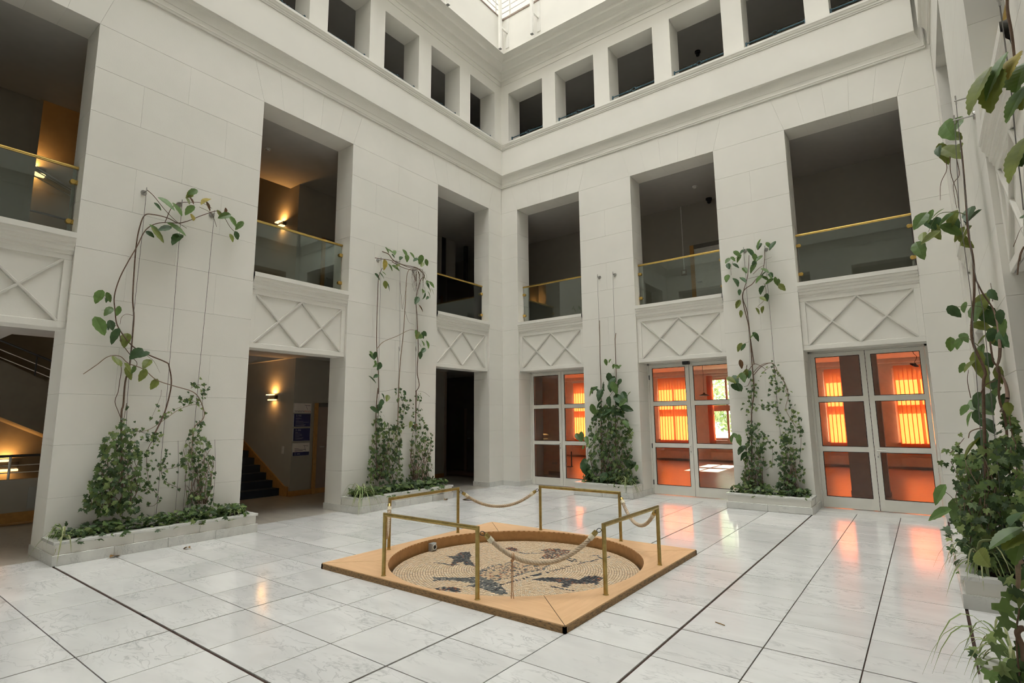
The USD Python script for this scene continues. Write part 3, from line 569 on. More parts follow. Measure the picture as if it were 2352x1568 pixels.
# ------------------------------------------------------------------ glass gallery railings
def railing(side, xf, a, b, label):
    t = thing('glass_railing', label, 'railing', xf([[a, -0.25, ZS]])[0], 'brass and glass gallery railings')
    d = -0.235
    part(t, 'glass_pane', MB().box((a + 0.02, d - 0.006, ZS + 0.05), (b - 0.02, d + 0.006, 4.985), xf), 'railing_glass')
    part(t, 'handrail', MB().tube(xf([[a + 0.004, d, 5.005], [b - 0.004, d, 5.005]]), 0.022, 12), 'brass')
    part(t, 'ledge_strip', MB().box((a + 0.004, -0.30, ZS - 0.004), (b - 0.004, -0.135, ZS + 0.022), xf), 'brass_strip', 'brass-coloured ledge strip')
    for s0, sg in ((a, 1), (b, -1)):
        for z in (4.25, 4.80):
            mb = MB(); q = xf([[s0 + sg * 0.05, d + 0.008, z]])[0]; ax = xf([[0, 1, 0]])[0] - xf([[0, 0, 0]])[0]
            mb.lathe([(0.0, 0.022), (0.030, 0.022), (0.034, 0.016), (0.034, -0.030), (0.0, -0.030)], q, ax, 14); mb.box((min(s0, s0 + sg * 0.05), d - 0.02, z - 0.028), (max(s0, s0 + sg * 0.05), d + 0.024, z + 0.028), xf); part(t, 'clamp', mb, 'brass')
nmL = ['nearest the corner on the left wall', 'in the left wall in front of the glowing lamp', 'at the left edge of the picture, leftmost of all']
nmB = ['nearest the corner on the back wall', 'in the middle opening of the back wall', 'in the right opening of the back wall']
for i, (a, b) in enumerate(open_l): railing('left', xf_left, a, b, 'brass-topped glass railing ' + nmL[i])
for i, (a, b) in enumerate(open_b): railing('back', xf_back, a, b, 'brass-topped glass railing ' + nmB[i])
for i, (a, b) in enumerate(open_r): railing('right', xf_right, a, b, 'brass glass railing ' + ['in the far right-wall opening', 'in the middle right-wall opening', 'in the near right-wall opening'][i])

# ------------------------------------------------------------------ teal guard bars of the upper openings
def guard_bar(xf, a, b, label):
    z, d = 9.215, -0.145; t = thing('guard_bar', label, 'railing', xf([[a, d, z]])[0], 'teal guard bars of the upper openings'); c = (a + b) / 2
    P = lambda s_, dd=0.0, dz=0.0: xf([[s_, d + dd, z + dz]])[0]
    for a0, b0 in ((a + 0.02, c - 0.055), (c + 0.055, b - 0.02)): part(t, 'bar', MB().tube([P(a0), P(b0)], 0.013, 8), 'teal_metal')
    th = np.linspace(0, 2 * math.pi, 15); part(t, 'ring', MB().tube([P(c + 0.045 * math.cos(q), 0, 0.045 * math.sin(q)) for q in th], 0.008, 6), 'teal_metal')
    for sg in (-1, 1):
        for dd in (0.085, 0.16):
            q = P(c + sg * dd); ax = P(1) - P(0); part(t, 'knob', MB().lathe([(0.0, -0.022), (0.018, -0.014), (0.023, 0), (0.018, 0.014), (0.0, 0.022)], q, ax, 10), 'teal_metal')
    for s_, sg in ((a, 1), (b, -1)):
        mb = MB(); mb.box((min(s_, s_ + sg * 0.03), d - 0.012, z - 0.05), (max(s_, s_ + sg * 0.03), d + 0.012, z + 0.03), xf); mb.tube([P(s_ + sg * 0.022, 0, 0.02), P(s_ + sg * 0.022, 0, -0.24)], 0.012, 6); part(t, 'end_bracket', mb, 'teal_metal')
ordn = ['nearest the corner', 'second from the corner', 'third from the corner', 'fourth from the corner', 'fifth from the corner', 'sixth from the corner']
for k in range(6): guard_bar(xf_back, WINB[0] + WINB[2] * k, WINB[0] + WINB[2] * k + WINB[1], f'teal metal guard bar in the upper back-wall opening {ordn[k]}')
for k in range(6): guard_bar(xf_left, WINL[0] + WINL[2] * k, WINL[0] + WINL[2] * k + WINL[1], f'teal metal guard bar in the upper left-wall opening {ordn[k]}')

# ------------------------------------------------------------------ roof walk railing and hanging roof struts
t = thing('roof_railing', 'white horizontal-bar railing above the reddish parapet edge at the very top', 'railing', (0.3, -0.1, 12.37))
for dz in (0.16, 0.32, 0.48, 0.64, 0.80):
    part(t, 'rail', MB().tube([(0.0 + 0.28, -9, 12.36 + dz), (0.28, -0.28, 12.36 + dz)], 0.011, 6), 'white_metal'); part(t, 'rail', MB().tube([(0.28, -0.28, 12.36 + dz), (9, -0.28, 12.36 + dz)], 0.011, 6), 'white_metal')
for k in range(7):
    for q in ((0.28, -0.55 - 1.25 * k), (0.55 + 1.25 * k, -0.28)): part(t, 'post', MB().box((q[0] - 0.008, q[1] - 0.02, 12.36), (q[0] + 0.008, q[1] + 0.02, 13.2)), 'white_metal')
def strut(name, px, py, d, wall, lab):
    q = hit(px, py, 1, -d) if wall == 'b' else hit(px, py, 0, d)
    t = thing('roof_strut', lab, 'strut', q); mb = MB(); mb.box(q + (-0.035, -0.035, 0), q + (0.035, 0.035, 26.0 - q[2])); part(t, 'tube', mb, 'white_metal')
    part(t, 'end_cap', MB().box(q + (-0.036, -0.036, -0.006), q + (0.036, 0.036, 0.0)), 'grey_plastic')
    z = q[2] + 0.62; mb = MB()
    if wall == 'b': mb.box((q[0] - 0.02, q[1] + 0.03, z), (q[0] + 0.02, -0.40, z + 0.06)); mb.box((q[0] - 0.05, -0.42, 11.45), (q[0] + 0.05, -0.40, 12.3))
    else: mb.box((0.40, q[1] - 0.02, z), (q[0] - 0.03, q[1] + 0.02, z + 0.06)); mb.box((0.40, q[1] - 0.05, 11.45), (0.42, q[1] + 0.05, 12.3))
    part(t, 'arm', mb, 'white_metal')
strut('a', 1149, 112, 0.72, 'b', 'white hanging roof strut in the upper corner'); strut('b', 1222, 78, 0.72, 'b', 'white hanging roof strut right of the upper corner'); strut('c', 1029, 11, 0.72, 'l', 'white hanging roof strut left of the upper corner')

# ------------------------------------------------------------------ marble planters
def planter(xf, a, b, label):
    t = thing('planter', label, 'planter', xf([[(a + b) / 2, 0.26, 0]])[0], 'low marble-capped planters at the wall piers'); D = 0.53
    n = 4 if b - a > 2 else 2; tp = lambda v: xf(v)
    for i in range(n):
        s0, s1 = a - 0.02 + (b - a + 0.04) * i / n, a - 0.02 + (b - a + 0.04) * (i + 1) / n
        part(t, 'plinth_stone', MB().slab(rect(s0 + 0.0015, s1 - 0.0015, 0.0, 0.118), 0.018, D + 0.005, 0.003, xf), 'marble_trim', 'grey-veined marble plinth stone')
    m = [a, (a * 2 + b) / 3, (a + 2 * b) / 3, b] if n == 4 else [a, b]
    for s0, s1 in zip(m[:-1], m[1:]): part(t, 'body_panel', MB().slab(rect(s0 + 0.001, s1 - 0.001, 0.118, 0.232), 0.44, D - 0.02, 0.002, xf), 'plaster')
    for s0 in (a, b - 0.05): part(t, 'end_panel', MB().box((s0, 0.018, 0.118), (s0 + 0.05, 0.44, 0.232), xf), 'plaster')
    for i in range(n):
        s0, s1 = a - 0.02 + (b - a + 0.04) * i / n, a - 0.02 + (b - a + 0.04) * (i + 1) / n
        part(t, 'coping_stone', MB().slab(rect(s0 + 0.0015, s1 - 0.0015, 0.232, 0.265), 0.41, D + 0.004, 0.003, xf), 'marble_trim', 'white marble coping stone')
    for s0, s1 in ((a - 0.02, a + 0.08), (b - 0.08, b + 0.02)): part(t, 'end_coping', MB().slab(rect(s0, s1, 0.232, 0.265), 0.018, 0.408, 0.003, xf), 'marble_trim')
    part(t, 'soil', MB().box((a + 0.04, 0.018, 0.12), (b - 0.04, 0.43, 0.225), xf), 'soil'); return t
planter(xf_left, LY[3], LY[4], 'long low planter at the wide left pier, nearest on the left')
planter(xf_left, LY[1], LY[2], 'long low planter at the second left pier, with a spider plant on its near corner')
planter(xf_back, RX[1], RX[2], 'short low planter between the left-hand and middle doors')
planter(xf_back, RX[3], RX[4], 'short low planter between the middle and right-hand doors')
planter(xf_right, LY[1], LY[2], 'low planter at the right wall, half hidden by ivy')
planter(xf_right, LY[3], LY[4], 'nearest low planter in the bottom right corner')

# ------------------------------------------------------------------ timber platform with the sunken round mosaic
MC = np.array([4.672, -5.715]); MR = 1.425; ZM = -0.07; HP = 0.06
t = thing('mosaic_platform', 'low square beech platform framing a sunken round mosaic', 'platform', (MC[0], MC[1], 0))
cx, cy = MC; corners = [(PX0, PY0), (PX1, PY0), (PX1, PY1), (PX0, PY1)]
for k in range(4):
    a, b = np.array(corners[k]), np.array(corners[(k + 1) % 4])
    t0, t1 = math.atan2(a[1] - cy, a[0] - cx), math.atan2(b[1] - cy, b[0] - cx)
    if t1 < t0: t1 += 2 * math.pi
    ths = np.linspace(t0, t1, 33); inner = np.array([[cx + MR * math.cos(q), cy + MR * math.sin(q)] for q in ths])
    f_ = np.linspace(0, 1, 33)[:, None]; outer = a + (b - a) * f_
    e = (b - a) / np.linalg.norm(b - a); inner[0] += e * 0.0042; inner[-1] -= e * 0.0042; outer[0] += e * 0.0042; outer[-1] -= e * 0.0042
    n = 33; v = np.vstack([np.column_stack([r_, np.full(n, z)]) for r_, z in ((outer, 0.052), (outer, HP), (inner, HP), (inner, HP - 0.012))]); fcs = []
    for r_ in range(3):
        for i in range(n - 1): q = r_ * n + i; fcs += [(q, q + 1, q + n + 1), (q, q + n + 1, q + n)]
    o = [0, n, 2 * n, 3 * n]; fcs += [(0, n, 2 * n), (0, 2 * n, 3 * n), (n - 1, 2 * n - 1, 3 * n - 1), (n - 1, 3 * n - 1, 4 * n - 1)]
    P = part(t, 'frame_board', (v, fcs), 'beech_x' if k % 2 == 0 else 'beech_y')
    mb = MB(); nrm = np.array([e[1], -e[0]]); p0, p1 = a - e * 0.004, b + e * 0.004
    poly = [p0 + nrm * 0.004, p1 + nrm * 0.004, p1 - nrm * 0.02, p0 - nrm * 0.02]; mb.slab(poly, 0.0, 0.0525, 0.003, lambda v: v[:, [0, 2, 1]]); part(P, 'worn_edge', mb, 'worn_edge')
for ang in (45, 135, 225, 315):                                      # dark mitre joints of the frame
    c_ = corners[{225: 0, 315: 1, 45: 2, 135: 3}[ang]]; v_ = np.array(c_) - MC; v_ /= np.linalg.norm(v_); mb = MB(); beam(mb, [*(MC + v_ * (MR + 0.012)), 0.050], [*(np.array(c_) - v_ * 0.004), 0.050], 0.014, 0.014); part(t, 'mitre_joint', mb, 'black_plastic')
mb = MB(); th = np.linspace(0, 2 * math.pi, 97); prof = [(MR, HP - 0.001), (MR, ZM - 0.03), (MR + 0.03, ZM - 0.03), (MR + 0.03, HP - 0.012)]
mb.lathe(prof, (cx, cy, 0), n=128); part(t, 'inner_rim', mb, 'beech_rim'); part(t, 'shadow_gap', MB().lathe([(MR - 0.08, ZM - 0.032), (MR + 0.01, ZM - 0.032)], (cx, cy, 0), n=96), 'black_plastic')  # black ring puts the shade between rim and mosaic into colour
t = thing('mosaic', 'round sunken mosaic of sand-coloured stones with dark fish and birds', 'mosaic', (cx, cy, ZM))
part(t, 'mortar_bed', MB().lathe([(0.0, ZM - 0.006), (MR - 0.042, ZM - 0.006), (MR - 0.042, ZM - 0.04)], (cx, cy, 0), n=96), 'mosaic_bed')
from shapely.geometry import Polygon, LineString, Point
from shapely.prepared import prep
A7 = lambda x, y: on_floor(700 + x * 0.2551, 1080 + y * 0.2551, ZM)[:2]
A8 = lambda x, y: on_floor(1100 + x * 0.2551, 1080 + y * 0.2551, ZM)[:2]
def fig(fn, pts): return Polygon([fn(*q) for q in pts]).buffer(0)
def lin(fn, pts, w): return LineString([fn(*q) for q in pts]).buffer(w)
FISH = fig(A7, [(1140, 955), (1190, 962), (1290, 962), (1420, 968), (1560, 952), (1600, 975), (1640, 950), (1645, 985), (1700, 990), (1770, 1030), (1800, 1070), (1822, 1112), (1760, 1120), (1700, 1100), (1620, 1072), (1540, 1045), (1425, 1045), (1540, 1022), (1400, 998), (1280, 988), (1200, 988), (1145, 1003), (1170, 976)])
BIRD1 = fig(A7, [(1280, 770), (1345, 772), (1400, 738), (1440, 732), (1490, 734), (1500, 765), (1480, 790), (1510, 830), (1548, 884), (1500, 852), (1440, 852), (1430, 822), (1380, 832), (1330, 856), (1310, 847), (1340, 812), (1320, 790)])
BIRD2 = fig(A8, [(455, 980), (600, 963), (780, 965), (900, 985), (960, 953), (1050, 948), (1112, 962), (1090, 1000), (1050, 1034), (1040, 1012), (960, 1020), (850, 1018), (790, 1054), (740, 1048), (760, 1017), (690, 1002), (600, 997)])
SNAIL = fig(A7, [(1170, 1060), (1250, 1048), (1340, 1050), (1400, 1065), (1418, 1085), (1380, 1100), (1300, 1082), (1200, 1076)])
BEAST = fig(A7, [(1560, 945), (1600, 895), (1700, 855), (1850, 828), (1990, 828), (2200, 850), (2150, 892), (2000, 915), (1900, 950), (1720, 992), (1640, 1000)])
CREST = fig(A8, [(560, 715), (640, 703), (760, 708), (830, 720), (850, 742), (760, 765), (690, 795), (540, 792), (600, 750)])
HEAD = fig(A8, [(235, 702), (290, 688), (340, 703), (365, 719), (300, 724)])
TH1 = lin(A8, [(180, 1030), (460, 950), (820, 860), (1110, 790)], 0.006).union(lin(A7, [(1760, 1030), (2340, 880)], 0.006))
TH2 = lin(A7, [(1175, 830), (1240, 836), (1330, 856), (1380, 846)], 0.014).union(lin(A8, [(645, 1040), (700, 1052), (780, 1072), (845, 1080)], 0.014)).union(lin(A8, [(300, 722), (400, 745), (520, 747), (600, 737)], 0.013)).union(lin(A8, [(780, 800), (830, 820), (870, 800), (810, 790)], 0.014)).union(lin(A8, [(870, 815), (930, 826), (1060, 812)], 0.01)).union(lin(A8, [(1010, 770), (1060, 765), (1120, 800), (1180, 775)], 0.012))
OUTL = BEAST.boundary.buffer(0.014)
ring_w, tess = 0.0285, {k: [] for k in ('sand', 'tan', 'pale', 'grey', 'slate', 'rust')}
rng = np.random.default_rng(11); figs = [prep(g) for g in (FISH, BIRD1, BIRD2, SNAIL, BEAST, CREST, HEAD, TH1, TH2, OUTL)]; bbs = [g.bounds for g in (FISH, BIRD1, BIRD2, SNAIL, BEAST, CREST, HEAD, TH1, TH2, OUTL)]
def inside(i, x, y): b = bbs[i]; return b[0] <= x <= b[2] and b[1] <= y <= b[3] and figs[i].contains(Point(x, y))
r_ = 0.02
while r_ < MR - 0.045:
    n = max(5, int(2 * math.pi * r_ / 0.0205)); off = rng.uniform(0, 1)
    for k in range(n):
        q0, q1 = (k + off) * 2 * math.pi / n, (k + off + 1) * 2 * math.pi / n; qm = (q0 + q1) / 2; x, y = cx + (r_ + ring_w / 2) * math.cos(qm), cy + (r_ + ring_w / 2) * math.sin(qm)
        u = rng.uniform(); c = 'sand' if u < 0.62 else 'tan' if u < 0.93 else 'pale'
        if inside(4, x, y): c = 'grey' if u < 0.20 else 'slate' if u < 0.23 else 'rust' if u < 0.28 else 'tan'
        if inside(9, x, y) and u < 0.8: c = 'grey'
        if inside(5, x, y): c = 'rust' if u < 0.25 else 'grey' if u < 0.65 else 'slate' if u < 0.8 else 'tan'
        if inside(6, x, y): c = 'rust' if u < 0.45 else 'slate'
        if inside(3, x, y): c = 'slate' if u < 0.5 else 'grey' if u < 0.75 else 'rust' if u < 0.85 else 'tan'
        if inside(0, x, y): c = 'grey' if u < 0.72 else 'slate' if u < 0.92 else 'pale'
        if inside(1, x, y): c = 'slate' if u < 0.62 else 'grey' if u < 0.92 else 'rust'
        if inside(2, x, y): c = 'slate' if u < 0.72 else 'grey' if u < 0.93 else 'rust'
        if inside(7, x, y): c = 'slate'
        if inside(8, x, y): c = 'grey' if u < 0.6 else 'slate'
        gap = 0.0010 / (r_ + 0.01); tess[c].append((r_ + 0.0023, r_ + ring_w - 0.0023, q0 + gap, q1 - gap))
    r_ += ring_w
for c, lst in tess.items():
    a = np.array(lst); n = len(a)
    def corner(rr, qq, z, k=0.0): return np.column_stack([cx + rr * np.cos(qq), cy + rr * np.sin(qq), z])
    zt_ = ZM + rng.uniform(-0.0012, 0.0012, n); zb = np.full(n, ZM - 0.007)
    v = np.stack([corner(a[:, 0], a[:, 2], zt_), corner(a[:, 1], a[:, 2], zt_), corner(a[:, 1], a[:, 3], zt_), corner(a[:, 0], a[:, 3], zt_), corner(a[:, 0], a[:, 2], zb), corner(a[:, 1], a[:, 2], zb), corner(a[:, 1], a[:, 3], zb), corner(a[:, 0], a[:, 3], zb)], 1).reshape(-1, 3)
    i8 = np.arange(n)[:, None] * 8; f = np.vstack([i8 + q for q in ([0, 1, 2], [0, 2, 3], [0, 4, 5], [0, 5, 1], [1, 5, 6], [1, 6, 2], [2, 6, 7], [2, 7, 3], [3, 7, 4], [3, 4, 0])])
    part(t, 'tessera', (v, f), 'tessera_' + c, {'sand': 'sand-coloured background stones', 'tan': 'tan background stones', 'pale': 'pale stones', 'grey': 'grey stones of the fish and figures', 'slate': 'slate-dark stones of the birds', 'rust': 'rust-red stones'}[c], 'stuff')
q = np.array([3.37, -5.40]); q = MC + (q - MC) / np.linalg.norm(q - MC) * (MR - 0.055)
q3 = np.array([*on_floor(989, 1262, -0.06)[:2], 0]); dv = (q3[:2] - MC); q = MC + dv / np.linalg.norm(dv) * (MR - 0.06)
t = thing('spotlight', 'small grey box spotlight fixed inside the rim of the mosaic', 'lamp', (q[0], q[1], ZM))
u = (MC - q) / np.linalg.norm(MC - q); w_ = np.array([-u[1], u[0]])
xfb = lambda v: np.column_stack([q[0] + w_[0] * v[:, 0] + u[0] * v[:, 1], q[1] + w_[1] * v[:, 0] + u[1] * v[:, 1], ZM + 0.004 + v[:, 2]])
part(t, 'housing', MB().slab(rect(-0.045, 0.045, 0.0, 0.095), -0.035, 0.03, 0.012, xfb), 'grey_plastic'); ax = np.array([u[0], u[1], 0])
part(t, 'lens_ring', MB().lathe([(0.036, 0.0), (0.036, 0.008), (0.026, 0.008), (0.024, 0.002)], (q[0] + u[0] * 0.03, q[1] + u[1] * 0.03, ZM + 0.052), ax, 16), 'light_plastic'); part(t, 'lens', MB().lathe([(0.0, 0.003), (0.025, 0.003), (0.025, 0.0)], (q[0] + u[0] * 0.03, q[1] + u[1] * 0.03, ZM + 0.052), ax, 16), 'black_plastic')

# ------------------------------------------------------------------ brass barriers and ropes
PB = {'A': (4.058, -7.115), 'B': (5.305, -7.115), 'C': (6.15, -6.355), 'D': (6.155, -5.138), 'E': (5.312, -4.33), 'F': (4.075, -4.33), 'G': (3.235, -5.136), 'H': (3.228, -6.351)}
PR, PT = 0.0195, 0.655
def barrier(p, q, label):
    a, b = np.array([*PB[p], 0]), np.array([*PB[q], 0]); t = thing('brass_barrier', label, 'barrier', (a + b) / 2 + (0, 0, HP), 'brass barriers round the mosaic')
    e = (b - a) / np.linalg.norm(b - a)
    for c, sg in ((a, 1), (b, -1)):
        mb = MB(); n = 14; th = np.arange(n) * 2 * math.pi / n; nn = np.array([-e[1], e[0], 0])
        ring = PR * (np.cos(th)[:, None] * e + np.sin(th)[:, None] * nn); lo = c + ring + (0, 0, HP); hi = c + ring + (0, 0, PT); hi[:, 2] += -PR * np.cos(th) * sg * 1.0   # mitred top
        v = np.vstack([lo, hi]); f = [(i, (i + 1) % n, n + (i + 1) % n) for i in range(n)] + [(i, n + (i + 1) % n, n + i) for i in range(n)]; part(t, 'post', (v, f), 'old_brass', smooth=35)
        part(t, 'foot_ring', MB().lathe([(PR, HP + 0.006), (PR + 0.006, HP + 0.003), (PR + 0.007, HP)], c, n=16), 'old_brass')
    mb = MB(); n = 14; th = np.arange(n) * 2 * math.pi / n; ring = PR * (np.cos(th)[:, None] * np.array([0, 0, 1.0]) + np.sin(th)[:, None] * nn)
    v0 = a + (0, 0, PT) + ring; v1 = b + (0, 0, PT) + ring; v0 = v0 - e * (PR * np.cos(th))[:, None]; v1 = v1 + e * (PR * np.cos(th))[:, None]
    v = np.vstack([v0, v1]); f = [(i, (i + 1) % n, n + (i + 1) % n) for i in range(n)] + [(i, n + (i + 1) % n, n + i) for i in range(n)]; part(t, 'top_rail', (v, f), 'old_brass', smooth=35)
barrier('A', 'B', 'brass barrier at the front left of the mosaic, nearest to the viewer'); barrier('C', 'D', 'brass barrier at the right of the mosaic'); barrier('E', 'F', 'brass barrier at the back of the mosaic, before the door planter'); barrier('G', 'H', 'brass barrier at the back left of the mosaic')
def rope(p, q, zl, label):
    a, b = np.array([*PB[p], 0]), np.array([*PB[q], 0]); e = (b - a) / np.linalg.norm(b - a); ln = np.linalg.norm(b - a)
    t = thing('barrier_rope', label, 'rope', (a + b) / 2 + (0, 0, zl), 'twisted ropes between the brass barriers'); z0 = 0.615
    s0, s1 = 0.10, ln - 0.10; m = (s0 + s1) / 2; curve = lambda s_: a + e * s_ + np.array([0, 0, zl + (z0 - 0.045 - zl) * abs((s_ - m) / (m - s0)) ** 2.1])
    ss = np.linspace(s0, s1, 110); pts = np.array([curve(s_) for s_ in ss]); T = np.gradient(pts, axis=0); T /= np.linalg.norm(T, axis=1)[:, None]; N = np.array([-e[1], e[0], 0]); B_ = np.cross(T, N); arc = np.concatenate([[0], np.cumsum(np.linalg.norm(np.diff(pts, axis=0), axis=1))])
    for k in range(3):
        ph = arc / 0.085 * 2 * math.pi + k * 2 * math.pi / 3; part(t, 'strand', MB().tube(pts + 0.0105 * (np.cos(ph)[:, None] * N + np.sin(ph)[:, None] * B_), 0.0115, 7), 'rope', smooth=60)
    for i0, sg, post in ((0, 1, a), (-1, -1, b)):
        c = pts[i0]; ax = -T[i0] * sg
        part(t, 'rope_wrap', MB().lathe([(0.0, -0.045), (0.025, -0.045), (0.026, 0.0), (0.0, 0.0)], c, ax, 14), 'rope_wrap', 'cream binding at the rope end')
        part(t, 'end_cap', MB().lathe([(0.0, 0.0), (0.0225, 0.0), (0.0225, 0.042), (0.012, 0.05), (0.0, 0.05)], c, ax, 14), 'old_brass')
        h0 = c + ax * 0.05; h1 = post + (0, 0, z0) + e * sg * (PR + 0.004); mid = (h0 + h1) / 2
        u_ = (h1 - h0) / max(np.linalg.norm(h1 - h0), 1e-6); w2 = np.array([0, 0, 1.0]) - u_ * u_[2]; w2 /= np.linalg.norm(w2); R_ = np.linalg.norm(h1 - h0) / 2
        th = np.linspace(0, 2 * math.pi, 17); part(t, 'hook', MB().tube([mid + u_ * R_ * math.cos(x) + w2 * R_ * 0.8 * math.sin(x) for x in th], 0.0035, 6), 'dark_steel')
        part(t, 'eye_screw', MB().tube([post + (0, 0, z0) + e * sg * (PR - 0.004), h1 + e * sg * 0.004], 0.005, 6), 'old_brass')
    return curve
cvF = rope('B', 'C', 0.345, 'thick twisted rope across the front of the mosaic, with a knotted cord'); rope('D', 'E', 0.37, 'thick twisted rope at the right rear of the mosaic'); rope('F', 'G', 0.40, 'thick twisted rope across the back left of the mosaic'); rope('H', 'A', 0.33, 'thick twisted rope at the left of the mosaic, seen end-on')
s_ = 0.30; q = cvF(s_)
for s_ in np.linspace(0.1, 0.9, 60):
    p_ = cvF(s_); d_ = p_ - CAM; 
    if 1176 + FPX * (d_ @ CR) / (d_ @ CF) >= 1177: q = p_; break
t = thing('knotted_cord', 'thin brown cord knotted round the front rope and hanging down', 'cord', q)
mb = MB(); ee = np.array([0.7, 0.62, 0]); th = np.linspace(0, 2 * math.pi, 15)
for k in (-0.012, 0.004): mb.tube([q + np.array([-0.6, 0.75, 0]) * (0.028 * math.cos(x)) + (0, 0, 0.028 * math.sin(x)) + ee * k for x in th], 0.0045, 6)
mb.ball(q + (0.0, -0.02, -0.03), 0.014); mb.tube(smooth_path([q + (0.01, -0.02, -0.01), q + (-0.03, -0.03, 0.03), q + (-0.045, -0.03, 0.01)]), 0.0035); part(t, 'knot', mb, 'cord')
for k in (-1, 1): part(t, 'hanging_strand', MB().tube(smooth_path([q + (0, -0.02, -0.03), q + (0.009 * k, -0.02, -0.12), q + (0.006 * k, -0.022, -0.24), q + (0.013 * k, -0.02, -0.335)]), 0.0036, 6), 'cord')
mb = MB()
for k in range(7): mb.tube([q + (0.013 * (1 if k % 2 else -1), -0.02, -0.33), q + (0.013 * (1 if k % 2 else -1) + 0.006 * (k - 3), -0.02 + 0.003 * k, -0.385)], 0.0012, 4)
part(t, 'frayed_end', mb, 'cord')

# ------------------------------------------------------------------ wall lamps, stair, signs and small fittings of the corridors
def warm_light(name, q, w, l, inten, up=True):
    r = UsdLux.RectLight.Define(stage, name); r.CreateWidthAttr(w); r.CreateHeightAttr(l); r.CreateIntensityAttr(inten); r.CreateColorAttr(Gf.Vec3f(1.0, 0.46, 0.12))
    r.AddTranslateOp().Set(Gf.Vec3d(*map(float, np.asarray(q) - LOC[name.rpartition('/')[0]])))
    if up: r.AddRotateXOp().Set(180.0)
def wall_lamp(pos, ax, nrm, label, k_up, k_dn, sc=1.0):
    """uplighter: an offset pair of lit trays on a dark bracket; ax along the wall, nrm out of it"""
    q = np.asarray(pos, float); a = np.asarray(ax, float); n = np.asarray(nrm, float)
    t = thing('wall_lamp', label, 'lamp', q, 'warm wall lamps of the corridors'); X = lambda v: q + np.outer(v[:, 0], a) * sc + np.outer(v[:, 1], n) * sc + np.outer(v[:, 2], (0, 0, 1)) * sc
    part(t, 'bracket', MB().slab(rect(-0.10, 0.12, -0.045, 0.045), 0.0, 0.075, 0.006, X), 'lamp_body')
    part(t, 'upper_tray', MB().slab(rect(-0.17, 0.02, 0.046, 0.072), 0.02, 0.13, 0.004, X), 'lamp_glow', 'glowing upper diffuser'); part(t, 'lower_tray', MB().slab(rect(-0.09, 0.11, -0.072, -0.046), 0.02, 0.13, 0.004, X), 'lamp_glow', 'glowing lower diffuser')
    c = q + n * 0.085 * sc
    warm_light(t + '/upward_light', c + (0, 0, 0.078 * sc), 0.16 * sc, 0.1 * sc, k_up); warm_light(t + '/downward_light', c - (0, 0, 0.078 * sc), 0.16 * sc, 0.1 * sc, k_dn, False)
LAMP = 85.0
wall_lamp((-3.40, -4.20, 2.165), (1, 0, 0), (0, -1, 0), 'glowing wall lamp beside the sign boards on the ground floor', LAMP, LAMP * 0.25)
wall_lamp((-3.13, -4.37, 6.22), (1, 0, 0), (0, -1, 0), 'glowing wall lamp behind the middle gallery railing of the left wall', LAMP, LAMP * 0.3)
wall_lamp((-5.2, *hit(76, 392, 0, -5.2)[1:]), (0, 1, 0), (1, 0, 0), 'glowing wall lamp behind the leftmost gallery railing', LAMP * 0.9, LAMP * 0.3, 1.5)
wall_lamp((-5.2, *hit(10, 1068, 0, -5.2)[1:]), (0, 1, 0), (1, 0, 0), 'glowing wall lamp low in the stairwell at the left edge', LAMP * 0.6, LAMP * 0.2, 1.5)

t = setting('stairs', 'dark blue carpeted stair with an oak string beside the sign wall', 'stairs')
for k in range(8): part(t, 'step', MB().box((-5.2, -5.55, 0), (-2.97 - 0.285 * k, -4.205, 0.155 * (k + 1))), 'carpet_blue')
part(t, 'oak_string', MB().slab([(-2.66, 0.0), (-2.66, 0.20), (-2.80, 0.21), (-5.2, 1.02 + 0.40), (-5.2, 0.9), (-2.95, 0.0)], 0.0, 0.03, 0.0, lambda v: np.column_stack([v[:, 0], -4.20 - v[:, 1], v[:, 2]])), 'oak')
t = setting('stairwell_parapet', 'low grey parapet with oak skirting and bar railing inside the leftmost opening', 'parapet')
part(t, 'parapet_wall', MB().box((-3.75, -10.9, 0), (-3.6, -6.3, 0.69)), 'corridor_paint'); part(t, 'oak_skirting', MB().box((-3.6, -10.9, 0), (-3.57, -6.3, 0.16)), 'oak'); part(t, 'vent_grille', MB().box((-3.6, -8.36, 0.2), (-3.592, -7.9, 0.55)), 'grey_plastic')
for z in (1.075,): part(t, 'handrail', MB().tube([(-3.68, -10.9, z), (-3.68, -6.3, z)], 0.022, 8), 'dark_steel')
for z in (0.80, 0.92): part(t, 'rail', MB().tube([(-3.68, -10.9, z), (-3.68, -6.3, z)], 0.009, 6), 'light_plastic')
for k in range(5): part(t, 'post', MB().tube([(-3.68, -10.55 + 1.0 * k + 0.93 * 1, 0.69), (-3.68, -10.55 + 1.0 * k + 0.93, 1.07)], 0.018, 8), 'light_plastic')
t = setting('upper_flight', 'sloping stair flight with handrail crossing the leftmost opening', 'stairs')
yz = lambda px, py: hit(px, py, 0, -4.4)[1:]
p0, p1 = yz(0, 957), yz(104, 998); dr = (p1 - p0) / np.linalg.norm(p1 - p0); a0, a1 = p0 - dr * 2.0, p0 + dr * 1.5
part(t, 'flight_slab', MB().slab([tuple(a0), tuple(a1), tuple(a1 + (0, 0.95)), tuple(a0 + (0, 0.95))], -5.2, -4.4, 0, lambda v: np.column_stack([v[:, 1], v[:, 0], v[:, 2]])), 'stair_shade_paint')
